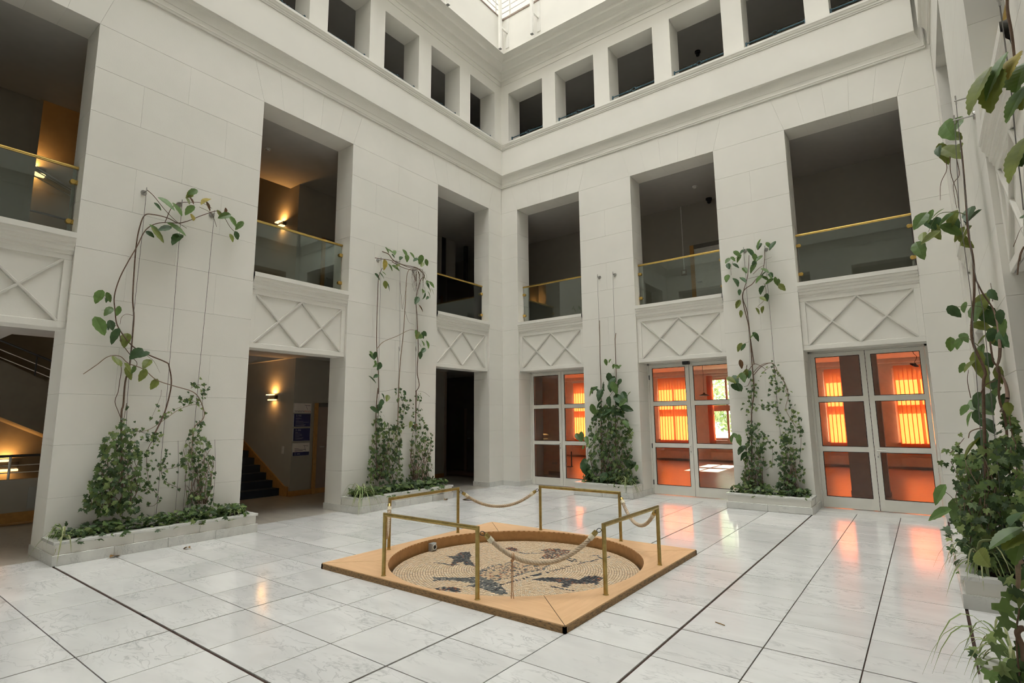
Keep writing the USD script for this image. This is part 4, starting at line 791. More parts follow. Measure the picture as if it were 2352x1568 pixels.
for (qa, qb, r_) in (((5, 783), (119, 829), 0.02), ((0, 820), (114, 866), 0.008), ((0, 802), (114, 848), 0.008)):
    q0, q1 = hit(*qa, 0, -4.42), hit(*qb, 0, -4.42); e = q1 - q0; part(t, 'handrail' if r_ > 0.01 else 'rail', MB().tube([q0 - e * 2.2, q1 + e * 1.0], r_, 8), 'dark_steel' if r_ > 0.01 else 'light_plastic')
q = hit(85, 820, 0, -4.42); part(t, 'post', MB().tube([q + (0, 0, 0.03), q + (0, 0, -0.5)], 0.014, 6), 'dark_steel')
# gallery stair rail seen through the leftmost glass
t = setting('gallery_stair', 'sloping stair rail behind the leftmost gallery railing', 'stairs')
for (qa, qb, r_) in (((42, 362), (168, 436), 0.022), ((40, 382), (165, 452), 0.010), ((70, 385), (165, 440), 0.010)):
    part(t, 'handrail' if r_ > 0.02 else 'rail', MB().tube([hit(*qa, 0, -4.2), hit(*qb, 0, -4.2)], r_, 8), 'grey_plastic')
mb = MB(); mb.tube(smooth_path([hit(55, 500, 0, -3.3), hit(60, 484, 0, -3.3), hit(75, 484, 0, -3.3), hit(160, 506, 0, -3.3)], 4), 0.02, 8); part(t, 'low_rail', mb, 'dark_steel')

XS_ = -2.60
def on_sign(px, py): return hit(px, py, 0, XS_)
sx = lambda x, y: on_sign(640 + x / 7.84, 880 + y / 7.84)[1:]
def board(x0, y0, x1, y1, name, label, col, txts, band=None):
    (ya, za), (yb, zb) = sx(x0, y1), sx(x1, y0); t = thing('sign_board', label, 'sign', (XS_, (ya + yb) / 2, za), 'sign boards of one directory')
    X = lambda v: np.column_stack([XS_ + v[:, 1], v[:, 0], v[:, 2]])
    part(t, 'frame', MB().slab(rect(ya - 0.012, yb + 0.012, za - 0.006, zb + 0.006), 0.0, 0.012, 0.002, X), 'sign_frame'); part(t, 'panel', MB().slab(rect(ya, yb, za, zb), 0.0, 0.015, 0.001, X), col)
    if band: part(t, 'blue_band', MB().slab(rect(ya, yb, za, za + (zb - za) * band), 0.014, 0.0165, 0.0, X), 'sign_blue')
    for txt, fx, fz, h, m in txts:
        z = za + (zb - za) * fz; y = ya + (yb - ya) * fx
        if txt.startswith('='): part(t, 'text_line', MB().slab(rect(y, y + (yb - ya) * float(txt[1:]), z, z + h), 0.0145, 0.0172, 0.0, X), m)
        else:
            tm = meshkit.text_mesh(txt, h, 0.0015, bold=False); part(t, 'lettering', (X(np.column_stack([y + tm.vertices[:, 0], 0.0155 + tm.vertices[:, 2], z + tm.vertices[:, 1]])), tm.faces), m)
    return t, ya, yb, za, zb
def logo(t, ya, yb, za, zb):
    X = lambda v: np.column_stack([np.full(len(v), XS_ + 0.0165), v[:, 0], v[:, 1]])
    w, h = yb - ya, zb - za; pts = np.array([(0.70, 0.78), (0.72, 0.62), (0.75, 0.46), (0.80, 0.34)]); part(t, 'logo_curve', MB().tube(X(np.column_stack([ya + w * pts[:, 0], za + h * pts[:, 1]])), 0.003, 5), 'ink_dark'); part(t, 'logo_line', MB().tube(X(np.array([[ya + w * 0.62, za + h * 0.80], [ya + w * 0.93, za + h * 0.76]])), 0.004, 5), 'ink_dark')
wtxt = 0.030
B1 = board(272, 365, 583, 530, 'a', 'white directory board with dark and red lettering, topmost of four', 'sign_white', [])
t, ya, yb, za, zb = B1; logo(*B1)
tm1, tm2 = meshkit.text_mesh('Schulische', 0.03, 0.0015), meshkit.text_mesh('Bildung', 0.03, 0.0015)
w1, w2 = np.ptp(tm1.vertices[:, 0]), np.ptp(tm2.vertices[:, 0]); s_ = (yb - ya) * 0.94 / (w1 + w2 + 0.003)
for tm, off, m in ((tm1, 0, 'ink_dark'), (tm2, w1 + 0.004, 'ink_red')):
    v = tm.vertices; part(t, 'lettering', (np.column_stack([XS_ + 0.0155 + v[:, 2], ya + (yb - ya) * 0.03 + (v[:, 0] + off) * s_, za + 0.018 + v[:, 1] * s_]), tm.faces), m)
lines = lambda zs, ws: [('=' + str(w), 0.10, z, 0.004, 'ink_pale') for z, w in zip(zs, ws)]
board(265, 552, 572, 782, 'b', 'blue directory board headed 3. OG, second from the top', 'sign_blue', [('3. OG', 0.10, 0.80, 0.036, 'ink_pale')] + lines((0.68, 0.60, 0.51, 0.41, 0.33, 0.23, 0.14, 0.07), (0.25, 0.34, 0.2, 0.45, 0.8, 0.5, 0.6, 0.55)))
board(255, 808, 560, 1040, 'c', 'blue directory board headed 2. OG, third from the top', 'sign_blue', [('2. OG', 0.10, 0.80, 0.036, 'ink_pale')] + lines((0.68, 0.60, 0.51, 0.41, 0.33, 0.23, 0.14), (0.15, 0.3, 0.4, 0.42, 0.25, 0.5, 0.45)))
B4 = board(243, 1070, 548, 1308, 'd', 'white directory board with a blue 2. OG foot, lowest of four', 'sign_white', [('2. OG', 0.10, 0.075, 0.036, 'ink_pale')] + [('=' + str(w), 0.10, z, 0.008, 'ink_dark') for z, w in ((0.55, 0.25), (0.46, 0.68), (0.37, 0.50))], 0.29); logo(*B4)
q = hit(650, 1033, 1, -4.2)
t = thing('light_switch', 'pale double light switch left of the sign boards', 'switch', q); 
for k in (-1, 1): part(t, 'switch_plate', MB().slab(rect(q[0] - 0.04, q[0] + 0.04, q[2] + 0.042 * k - 0.04, q[2] + 0.042 * k + 0.04), 0, 0.012, 0.003, lambda v: np.column_stack([v[:, 0], -4.2 - v[:, 1], v[:, 2]])), 'light_plastic')

def plain_door(name, label, X, s0, s1, z0, z1, leaf, jamb, fw=0.09):
    t = setting(name, label, 'door'); 
    part(t, 'door_leaf', MB().slab(rect(s0 + fw, s1 - fw, z0, z1 - fw), -0.005, 0.012, 0.002, X), leaf)
    mb = MB(); mb.slab(rect(s0, s0 + fw, z0, z1), 0, 0.035, 0.003, X); part(t, 'jamb', mb, jamb); mb = MB(); mb.slab(rect(s1 - fw, s1, z0, z1), 0, 0.035, 0.003, X); part(t, 'jamb', mb, jamb)
    mb = MB(); mb.slab(rect(s0 + fw, s1 - fw, z1 - fw, z1), 0, 0.03, 0.003, X); part(t, 'lintel', mb, 'dark_paint')
    part(t, 'handle', MB().box((0, 0, 0), (0.001, 0.001, 0.001), lambda v: X(np.column_stack([s0 + fw + 0.06 + v[:, 0] * 120, 0.02 + v[:, 1] * 40, z0 + 1.02 + v[:, 2] * 20]))), 'steel'); return t
XL_ = lambda v: np.column_stack([XS_ + v[:, 1], v[:, 0], v[:, 2]])
y0 = on_sign(540 + 716 / 3.92, 780 + 570 / 3.92)
plain_door('door_4', 'brown door with an oak frame right of the sign boards', XL_, y0[1], y0[1] + 1.05, 0.0, y0[2], 'brown_wall', 'oak', 0.085)
XB_ = lambda v: np.column_stack([v[:, 0], 2.5 - v[:, 1], v[:, 2]])
q = hit(1440 + 612 / 4.2375, 340 + 955 / 4.2375, 1, 2.5); plain_door('door_5', 'pale door with an oak jamb behind the middle gallery railing of the back wall', XB_, q[0], q[0] + 1.3, 3.95, q[2], 'light_plastic', 'oak', 0.10)
q = hit(560 + 640 / 3.563, 220 + 1160 / 3.563, 0, -2.52); XU_ = lambda v: np.column_stack([-2.52 + v[:, 1], v[:, 0], v[:, 2]]); plain_door('door_6', 'dim door with an oak jamb behind the middle left gallery railing', XU_, q[1], q[1] + 1.2, 3.95, q[2], 'grey_plastic', 'oak', 0.09)
XD_ = lambda v: np.column_stack([v[:, 0], 2.4 - v[:, 1], v[:, 2]]); q = hit(1068, 938, 1, 2.4); plain_door('door_7', 'dark door deep in the corridor nearest the corner', XD_, q[0], q[0] + 1.2, 0.0, q[2], 'dark_paint', 'brown_wall', 0.11)

def ceiling_disc(px, py, label, r_=0.06, h=0.05, m='light_plastic', z=None, name='smoke_detector', cat='detector'):
    q = hit(px, py, 2, ZT if z is None else z); t = thing(name, label, cat, q)
    part(t, 'base', MB().lathe([(r_, 0.004), (r_, -h * 0.3), (0.0, -h * 0.3)], q, n=18), m); part(t, 'head', MB().lathe([(r_ * 0.72, -h * 0.3), (r_ * 0.62, -h * 0.85), (r_ * 0.3, -h), (0.0, -h)], q, n=18), m)
ceiling_disc(615, 342, 'white smoke detector on the gallery ceiling above the glowing lamp'); ceiling_disc(1440 + 660 / 4.2375, 340 + 372 / 4.2375, 'white smoke detector on the middle back-gallery ceiling')
ceiling_disc(1440 + 797 / 4.2375, 340 + 490 / 4.2375, 'dark dome camera on the middle back-gallery ceiling', 0.075, 0.13, 'black_plastic', name='dome_camera', cat='camera')
ceiling_disc(1100 + 1875 * 0.2678, 440 * 0.2678, 'dark dome camera on the top-gallery ceiling', 0.07, 0.14, 'black_plastic', 10.9, 'dome_camera', 'camera')
q = hit(1440 + 560 / 4.2375, 340 + 1212 / 4.2375, 1, 2.5)
t = thing('fire_alarm', 'small red-framed alarm box under a white conduit in the middle back gallery', 'alarm', q); part(t, 'case', MB().slab(rect(q[0] - 0.07, q[0] + 0.07, q[2] - 0.07, q[2] + 0.07), 0, 0.04, 0.006, XB_), 'brown_wall'); part(t, 'window', MB().slab(rect(q[0] - 0.035, q[0] + 0.035, q[2] - 0.03, q[2] + 0.04), 0.039, 0.044, 0.002, XB_), 'light_plastic'); part(t, 'conduit', MB().box((q[0] - 0.012, 2.48, q[2] + 0.07), (q[0] + 0.012, 2.5, ZT)), 'light_plastic')
# glazed partition glimpsed in the gallery opening nearest the corner
t = setting('gallery_partition', 'dark glazed partition behind the gallery railing nearest the corner', 'partition')
for k, (s0, s1) in enumerate(((0.9, 1.06), (1.95, 2.06), (2.5, 2.5))):
    if k < 2: part(t, 'mullion', MB().box((-2.6, s0 - 0.6, 3.95), (-2.5, s1 - 0.6, 7.05)), 'dark_steel')
part(t, 'transom', MB().box((-2.62, 0.3, 5.75), (-2.5, 2.5, 5.86)), 'dark_steel')
# fallen leaves
def fallen(px, py, r_, label, m='dead_leaf'):
    q = on_floor(px, py, 0.002); t = thing('fallen_leaf', label, 'leaf', q); rg = np.random.default_rng(int(px)); n = 7; mb = MB(); a = rg.uniform(0, 6.28); e, w = np.array([math.cos(a), math.sin(a), 0]), np.array([-math.sin(a), math.cos(a), 0])
    tt = np.linspace(0, 1, n); mid = q + np.outer((tt - 0.5) * 2 * r_, e) + np.outer(0.010 + 0.012 * np.sin(tt * 5), (0, 0, 1)); hw = r_ * 0.55 * np.sin(np.pi * np.clip(tt * 0.97 + 0.015, 0, 1)) ** 0.7
    lft = mid + np.outer(hw, w) + np.outer(hw * rg.uniform(0.1, 0.5, n), (0, 0, 1)); rgt = mid - np.outer(hw, w) + np.outer(hw * rg.uniform(0.0, 0.5, n), (0, 0, 1)); v = np.vstack([lft, mid, rgt]); v[:, 2] = np.maximum(v[:, 2], 0.0015)
    f = [x for r in range(2) for i in range(n - 1) for x in ((r * n + i, r * n + i + 1, (r + 1) * n + i + 1), (r * n + i, (r + 1) * n + i + 1, (r + 1) * n + i))]; part(t, 'blade', (v, f), m); part(t, 'stalk', MB().tube([mid[0], mid[0] - e * r_ * 0.6 - (0, 0, mid[0][2] - 0.003)], 0.0012, 4), m)
fallen(263, 1279, 0.07, 'curled brown fallen leaf before the long left planter'); fallen(429, 1260, 0.055, 'brown fallen leaf on the tiles near the right end of the long left planter'); fallen(1072, 1148, 0.11, 'large dark dead leaf on the floor behind the mosaic'); fallen(1024, 1148, 0.07, 'small dark dead leaf beside the planter behind the mosaic')
q = on_floor(1652, 1432, 0.004); t = thing('fallen_twig', 'tiny brown twig on the tiles at the lower right', 'twig', q); part(t, 'stick', MB().tube([q + (-0.035, 0.02, 0), q + (0.01, -0.004, 0.004), q + (0.045, -0.012, 0)], 0.0035, 5), 'dead_leaf')

# ------------------------------------------------------------------ climbing plants
def leaf_mesh(base, d, n, ln, wd, droop=0.25, fold=0.25, teeth=0.0, st=5):
    """an elliptic leaf from base along d, face normal n"""
    d = d / np.linalg.norm(d); n = n - d * (n @ d); n /= max(np.linalg.norm(n), 1e-6); s_ = np.cross(d, n)
    t = np.linspace(0, 1, st + 1); w = wd * np.sin(np.pi * t ** 0.85) ** 0.8 * (1 - 0.15 * t); w[0] = w[-1] = 0
    mid = base + np.outer(t * ln * (1 - 0.12 * droop), d) - np.outer(droop * ln * t ** 2, n)
    tw = teeth * wd * (np.arange(st + 1) % 2 - 0.5); tw[0] = tw[-1] = 0
    lf = mid + np.outer(w + tw, s_) + np.outer(fold * w, n); rt = mid - np.outer(w + tw, s_) + np.outer(fold * w, n)
    v = np.vstack([mid, lf[1:-1], rt[1:-1]]); L0, R0 = st + 1, st + 1 + st - 1; f = []
    for side in (L0, R0):
        f.append((0, 1, side)); f.append((st - 1, st, side + st - 2))
        for i in range(1, st - 1): f += [(i, i + 1, side + i), (i, side + i, side + i - 1)]
    return v, f
IVY = np.array([(0.0, -0.05), (-0.30, -0.22), (-0.52, 0.02), (-0.33, 0.20), (-0.42, 0.52), (-0.17, 0.50), (0.0, 1.0), (0.17, 0.50), (0.42, 0.52), (0.33, 0.20), (0.52, 0.02), (0.30, -0.22)])
def ivy_mesh(base, d, n, ln, curl=0.15):
    d = d / np.linalg.norm(d); n = n - d * (n @ d); n /= max(np.linalg.norm(n), 1e-6); s_ = np.cross(d, n)
    q = np.vstack([[0.0, 0.28], IVY]); hgt = -curl * (q[:, 0] ** 2 * 1.6 + np.maximum(q[:, 1] - 0.3, 0) ** 2)
    v = base + (np.outer(q[:, 1], d) + np.outer(q[:, 0], s_) + np.outer(hgt, n)) * ln
    return v, [(0, i, i % 12 + 1) for i in range(1, 13)]
def unit(v): return v / max(np.linalg.norm(v), 1e-9)

class Plant:
    """stems and leaves of one plant against a wall; fn(px, py, depth) gives points, nrm is the wall's outward direction"""
    def __init__(s, name, label, cat, base, nrm, seed, group=None):
        s.t = thing(name, label, cat, base, group); s.n = np.asarray(nrm, float); s.side = np.cross((0, 0, 1), s.n); s.r = np.random.default_rng(seed); s.leaves = []; s.alt = None
    def stem(s, pts, r0, r1=None, m='bark', per=5, name='stem'):
        p = smooth_path(pts, per); part(s.t, name, MB().tube(p, np.linspace(r0, r1 or r0, len(p)), 6), m, smooth=60)
    def leaf(s, p, ln, mat_=None, hang=0.6, wd=0.28, teeth=0.08, st=8, d=None, n=None):
        if s.alt is not None and p[1] < -5.2: return s.alt.leaf(p, ln, mat_, hang, wd, teeth, st, d, n)
        r = s.r; d = unit(np.array([0, 0, -hang]) + s.side * r.normal(0, 0.55) + s.n * r.uniform(-0.1, 0.6)) if d is None else d
        n = unit(s.n * r.uniform(0.3, 1.0) + np.array([0, 0, r.uniform(0.3, 1.0)]) + s.side * r.normal(0, 0.35)) if n is None else n
        v, f = leaf_mesh(np.asarray(p) - d * ln * 0.5, d, n, ln, ln * wd * r.uniform(0.85, 1.15), r.uniform(0.05, 0.3), r.uniform(0.1, 0.35), teeth, st)
        m = mat_ or ['leaf_green', 'leaf_dark', 'leaf_olive', 'leaf_green', 'leaf_dark'][r.integers(5)]; part(s.t, 'leaf', (v, f), m)
    def ivy(s, p, ln, d=None, n=None):
        if s.alt is not None and p[1] < -5.2: return s.alt.ivy(p, ln * 0.7, d, n)
        r = s.r; d = unit(np.array([0, 0, -0.8]) + s.side * r.normal(0, 0.6) + s.n * r.uniform(-0.2, 0.7)) if d is None else d
        n = unit(s.n * r.uniform(0.4, 1.0) + np.array([0, 0, r.uniform(0.1, 0.9)]) + s.side * r.normal(0, 0.4)) if n is None else n
        v, f = ivy_mesh(np.asarray(p), d, n, ln, r.uniform(0.0, 0.3)); s.leaves.append((ln, v, f, ['ivy_green', 'ivy_dark', 'ivy_green', 'ivy_dark', 'ivy_pale'][r.integers(5)]))
    def flush(s, most=280):
        s.leaves.sort(key=lambda q: -q[0] / np.linalg.norm(q[1][0] - CAM))
        for ln, v, f, m in s.leaves[:most]: part(s.t, 'ivy_leaf', (v, f), m)
        for m in ('ivy_green', 'ivy_dark', 'ivy_pale'):
            rest = [q for q in s.leaves[most:] if q[3] == m]
            if rest:
                mb = MB()
                for _, v, f, _ in rest: mb.add(v, f)
                part(s.t, 'small_foliage', mb, m, kind='stuff')
        s.leaves = []
    def fill(s, fn, poly, n, d0, d1, size, zmin=0.24):
        pg = Polygon(poly).buffer(0); pp = prep(pg); b = pg.bounds; k = tries = 0
        while k < n and tries < n * 60:
            tries += 1; x, y = s.r.uniform(b[0], b[2]), s.r.uniform(b[1], b[3])
            if not pp.contains(Point(x, y)): continue
            p = fn(x, y, s.r.uniform(d0, d1))
            if p[2] < zmin: continue
            s.ivy(p, size * s.r.uniform(0.65, 1.25)); k += 1
    def strand(s, fn, pts, n, size, r_=0.0035, d=0.07, spread=10, m='bark'):
        if len(pts) == 2: pts = [pts[0], ((pts[0][0] + pts[1][0]) / 2 + 3, (pts[0][1] + pts[1][1]) / 2), pts[1]]
        q = smooth_path(np.array(pts, float), 6); s.stem([fn(x, y, d + 0.02 * math.sin(i)) for i, (x, y) in enumerate(q[::2])], r_, r_ * 0.6, m, 2)
        for i in range(n):
            j = s.r.integers(len(q)); p = fn(q[j, 0] + s.r.normal(0, spread), q[j, 1] + s.r.normal(0, spread), d + s.r.uniform(0.0, 0.08)); s.ivy(p, size * s.r.uniform(0.6, 1.15))
    def bed(s, xf, s0, s1, n, size, z0=0.25, z1=0.40, d1=0.44, over=0.05):
        for _ in range(n):
            ov = s.r.uniform() < over; dd = s.r.uniform(0.50, 0.56) if ov else s.r.uniform(0.06, d1); z = s.r.uniform(0.23, 0.30) if ov else s.r.uniform(z0, z1)
            up = unit(np.array([0, 0, s.r.uniform(0.3, 1)]) + s.n * s.r.uniform(0.0, 0.9) + s.side * s.r.normal(0, 0.4)); d = unit(s.n * s.r.uniform(0.2, 1.0) + s.side * s.r.normal(0, 0.7) + np.array([0, 0, s.r.uniform(-0.5, 0.2)]))
            s.ivy(xf([[s.r.uniform(s0, s1), dd, z]])[0], size * s.r.uniform(0.7, 1.3), d, up)
    def tangle(s, fn, poly, n, d0, d1, r_=0.004):
        pg = Polygon(poly).buffer(0); b = pg.bounds
        for _ in range(n):
            x = s.r.uniform(b[0] + 0.2 * (b[2] - b[0]), b[2] - 0.2 * (b[2] - b[0])); y = b[3]; pts = []; dep = s.r.uniform(d0, d1); vx = s.r.normal(0, 0.12)
            while y > b[1] + s.r.uniform(0, 0.4) * (b[3] - b[1]):
                if pg.contains(Point(x, y)): pts.append(fn(x, y, dep))
                vx = 0.7 * vx + s.r.normal(0, 0.25); y -= (b[3] - b[1]) / 14; x += vx * (b[3] - b[1]) / 14; dep = np.clip(dep + s.r.normal(0, 0.02), d0, d1)
            if len(pts) > 3: s.stem(pts, r_ * s.r.uniform(0.6, 1.3), r_ * 0.5, ['bark', 'bark_pale'][s.r.integers(2)], 3)

def wire(fn, pts, label, anchor=True, lo=None, depth=0.10):
    p = [fn(x, y, depth) for x, y in pts]
    if lo is not None: p[-1] = np.array([*p[-1][:2], lo])
    t = thing('trellis_wire', label, 'wire', p[-1], 'steel trellis wires of the climbing plants'); part(t, 'wire', MB().tube(p, 0.0032, 5), 'wire')
    n = unit(fn(pts[0][0], pts[0][1], 0.5) * 0 + NRM[fn]); q = p[0] - n * depth if fn is not on_far else np.array([W, p[0][1], p[0][2]]); depth = abs((p[0] - q) @ n)
    mb = MB(); mb.lathe([(0.0, 0.012), (0.035, 0.012), (0.04, 0.0), (0.0, 0.0)], q, n, 14); part(t, 'anchor_disc', mb, 'steel'); part(t, 'anchor_pin', MB().tube([q, q + n * (depth + 0.012)], 0.008, 8), 'steel'); part(t, 'wire_clamp', MB().tube([p[0] + (0, 0, 0.05), p[0] - (0, 0, 0.035)], 0.007, 6), 'steel')
    return t
def on_near(px, py, d): return hit(px, py, 1, -8.25 + (d - 0.5))
def on_near2(px, py, d): return hit(px, py, 1, -7.45 + (d - 0.25))
def on_far(px, py, d):                                             # plants of the far right-wall planter hang about 4.3 m down the wall
    p = hit(px, py, 1, -4.36 + (d - 0.15) * 1.1)
    return p if p[0] < W - 0.05 else hit(px, py, 1, -6.95 + 0.5 * d)   # past the wall's edge only the nearest planter's growth is seen
NRM = {on_far: np.array([-1.0, 0, 0]), on_left: np.array([1.0, 0, 0]), on_back: np.array([0, -1.0, 0]), on_right: np.array([-1.0, 0, 0])}
def T(ox, oy, sc): return lambda pts: [(ox + q[0] * sc, oy + q[1] * sc) for q in pts]
PXM = lambda p: np.linalg.norm(np.asarray(p) - CAM) / FPX          # metres per pixel at p

def leaves(P, fn, tr, sc, items, d0=0.06, d1=0.22, grow=1.2):
    for it in items:
        (x, y), = tr([it[:2]]); p = fn(x, y, P.r.uniform(d0, d1)); P.leaf(p, max(0.03, it[2] * sc * PXM(p) * grow), it[3] if len(it) > 3 else None)
Y_, B_, G_, D_, O_ = 'leaf_yellow', 'leaf_brown', 'leaf_green', 'leaf_dark', 'leaf_olive'

# --- long left planter
a = T(60, 420, 0.3061); c2 = T(0, 700, 0.3827)
wire(on_left, a([(903, 60), (885, 250), (800, 1050)]) + c2([(765, 560), (735, 1290)]), 'trellis wire left of three above the long left planter', lo=0.25)
wire(on_left, a([(1170, 150), (1105, 1000)]) + c2([(1000, 560), (940, 1215)]), 'middle trellis wire of three above the long left planter', lo=0.30)
wire(on_left, a([(1412, 230), (1345, 950)]) + c2([(1190, 460), (1120, 1260)]), 'trellis wire right of three above the long left planter', lo=0.25)
P = Plant('climbing_vine', 'long bare-stemmed vine arching over the wide left pier with few large leaves', 'vine', xf_left([[7.9, 0.2, 0.22]])[0], (1, 0, 0), 21)
S = lambda pts, r0, r1=None, m='bark', d=0.09: P.stem([on_left(x, y, d) for x, y in pts], r0, r1, m)
S(c2([(735, 1200), (728, 690), (740, 600), (752, 460)]) + a([(775, 1380), (795, 1180), (808, 1000), (800, 880), (808, 700), (825, 480), (850, 340), (890, 243), (960, 238), (1060, 262), (1140, 300), (1200, 290)]), 0.012, 0.006)
S(c2([(930, 770), (990, 640), (1028, 480), (1015, 370)]) + a([(1050, 1345), (920, 1290), (800, 1225), (690, 1080), (668, 960), (662, 850), (700, 720), (760, 600), (830, 480), (900, 350), (1000, 300), (1150, 300), (1230, 280), (1330, 240), (1450, 215), (1530, 330), (1580, 380)]), 0.010, 0.004, d=0.12)
S(a([(690, 1080), (720, 1200), (790, 1300), (830, 1345), (830, 1375)]), 0.006, 0.003); S(c2([(500, 415), (580, 360), (650, 310), (720, 308), (770, 350), (860, 385), (940, 450), (1040, 485), (1150, 518), (1195, 560), (1225, 640), (1215, 690), (1165, 740), (1150, 900)]), 0.005, 0.007, 'bark_pale', 0.13)
S(a([(905, 50), (960, 100), (1040, 200), (1130, 290), (1205, 340)]), 0.005, 0.003); S(a([(700, 1330), (715, 1400), (700, 1500), (690, 1568)]) + c2([(690, 580), (710, 640), (730, 690)]), 0.004); S(a([(1040, 300), (1090, 190), (1150, 150), (1240, 145), (1320, 150), (1395, 190)]), 0.005, 0.003); S(a([(1300, 180), (1390, 230), (1430, 330)]), 0.003)
S(a([(640, 870), (560, 855), (510, 852)]), 0.002, 0.001, 'green_stem'); S(a([(668, 960), (600, 950), (565, 955)]), 0.002, 0.001, 'green_stem'); S(a([(690, 1075), (620, 1050), (520, 1090)]), 0.002, 0.001, 'green_stem'); S(a([(810, 995), (750, 985), (715, 1010), (705, 1060)]), 0.003, 0.002); S(a([(900, 1290), (960, 1340), (1005, 1425)]), 0.003, 0.001); S(c2([(790, 740), (830, 760), (900, 745), (985, 690), (1070, 630), (1150, 600), (1215, 600)]), 0.004, 0.003, 'bark_pale', 0.12)
leaves(P, on_left, a, 0.3061, [(1055, 155, 100, G_), (1140, 195, 90, G_), (990, 175, 50, D_), (1225, 200, 75, G_), (1230, 85, 60, O_), (1250, 65, 60, G_), (1345, 125, 85, Y_), (1370, 175, 55, B_), (1250, 258, 55, Y_), (975, 345, 75, G_), (990, 390, 95, O_), (1040, 340, 75, D_), (1130, 345, 110, G_), (1130, 410, 100, D_), (930, 385, 50, D_), (1490, 245, 75, G_), (1455, 235, 55, O_), (1555, 290, 70, G_), (1600, 320, 70, G_), (1545, 410, 50, O_), (1580, 395, 50, D_), (545, 852, 80, G_), (620, 857, 55, G_), (605, 877, 30, D_), (620, 955, 70, G_), (690, 960, 55, G_), (555, 1072, 105, G_), (640, 1065, 60, D_), (605, 1080, 45, D_), (665, 1147, 95, D_), (745, 1175, 85, O_), (825, 1280, 85, D_), (885, 1285, 60, D_), (675, 1330, 65, O_), (700, 1345, 55, O_), (905, 1355, 80, O_), (765, 1385, 60, O_), (772, 1430, 75, O_), (805, 1400, 50, G_), (873, 1442, 75, O_), (960, 1510, 65, O_), (1215, 130, 50, O_), (1245, 130, 45, B_), (1500, 205, 40, B_)], 0.1, 0.25)
P = Plant('ivy', 'dense ivy mounds growing over the long left planter', 'ivy', xf_left([[7.9, 0.2, 0.22]])[0], (1, 0, 0), 22)
pl_a = c2([(740, 690), (800, 770), (850, 900), (835, 1100), (850, 1260), (480, 1250), (500, 1150), (590, 950), (615, 800)]); pl_b = c2([(1160, 720), (1250, 790), (1290, 950), (1290, 1130), (1270, 1230), (1110, 1230), (1120, 1100), (1085, 950), (1100, 850)])
P.tangle(on_left, pl_a, 22, 0.04, 0.2, 0.005); P.tangle(on_left, pl_b, 26, 0.04, 0.2, 0.005)
for s0 in np.linspace(7.05, 7.55, 6): P.stem([(0.06 + 0.2 * 0.5, -s0, 0.24), (0.12, -s0 + 0.02, 0.9), (0.08, -s0, 1.35)], 0.0025, 0.0025, 'wire', 3, 'cage_wire')
P.fill(on_left, pl_a, 440, 0.08, 0.34, 0.062); P.fill(on_left, pl_b, 180, 0.08, 0.28, 0.055)
P.strand(on_left, c2([(790, 740), (900, 780), (950, 790)]), 26, 0.05, spread=8); P.strand(on_left, c2([(940, 780), (890, 860), (880, 960), (890, 1060), (870, 1080)]), 44, 0.05, spread=8); P.strand(on_left, c2([(830, 1020), (850, 1120), (900, 1100), (950, 1150), (930, 1200), (880, 1210)]), 26, 0.05, spread=7)
P.strand(on_left, c2([(1000, 880), (980, 950), (940, 965), (1000, 985), (1080, 960), (1095, 900)]), 26, 0.05, spread=6); P.strand(on_left, c2([(960, 970), (985, 1050), (1040, 1085), (1085, 1100)]), 12, 0.052, spread=5); P.strand(on_left, c2([(1145, 500), (1185, 480), (1230, 495), (1215, 560), (1215, 680), (1180, 740)]), 34, 0.055, spread=7); P.strand(on_left, c2([(1085, 570), (1140, 570), (1190, 590)]), 18, 0.06, spread=6); P.strand(on_left, c2([(760, 590), (750, 650), (740, 700)]), 10, 0.04, spread=4); P.strand(on_left, c2([(970, 510), (960, 560), (900, 700)]), 4, 0.045, spread=4, r_=0.002); P.strand(on_left, c2([(945, 720), (980, 660), (1020, 640), (1090, 610)]), 9, 0.05, spread=5)
P.bed(xf_left, 6.65, 8.86, 560, 0.07); P.fill(on_left, c2([(1100, 1210), (1300, 1190), (1480, 1195), (1480, 1250), (1100, 1290)]), 60, 0.2, 0.45, 0.055)
P.flush()
# --- second left planter
c4 = T(540, 700, 0.3188); b = T(820, 540, 0.2424)
wire(on_left, b([(228, 232), (205, 1240)]) + c4([(1040, 560), (1010, 1330)]), 'trellis wire left of three above the second left planter', lo=0.25)
wire(on_left, b([(405, 250), (405, 1100)]) + c4([(1180, 300), (1165, 1250)]), 'middle trellis wire of three above the second left planter', lo=0.25)
wire(on_left, b([(562, 330), (560, 1100)]) + c4([(1300, 300), (1300, 1250)]), 'trellis wire right of three above the second left planter', lo=0.25)
P = Plant('climbing_vine', 'vine with a thick woody arch and hanging roots on the second left pier', 'vine', xf_left([[3.5, 0.2, 0.22]])[0], (1, 0, 0), 31)
S(c4([(1020, 1250), (1015, 800), (1030, 600)]) + b([(205, 1500), (200, 1250), (185, 1000), (195, 600), (205, 400), (240, 310)]), 0.011, 0.006); S(c4([(1170, 900), (1180, 600)]) + b([(395, 1450), (410, 1200), (440, 920), (460, 600), (480, 350), (560, 310)]), 0.011, 0.006, 'bark_pale', 0.12); S(c4([(1300, 900), (1305, 640)]) + b([(560, 1480), (590, 1420), (570, 1290), (580, 1080), (567, 750), (560, 600), (600, 430), (640, 380), (570, 310), (440, 280), (330, 240), (170, 215)]), 0.010, 0.006, 'bark', 0.13)
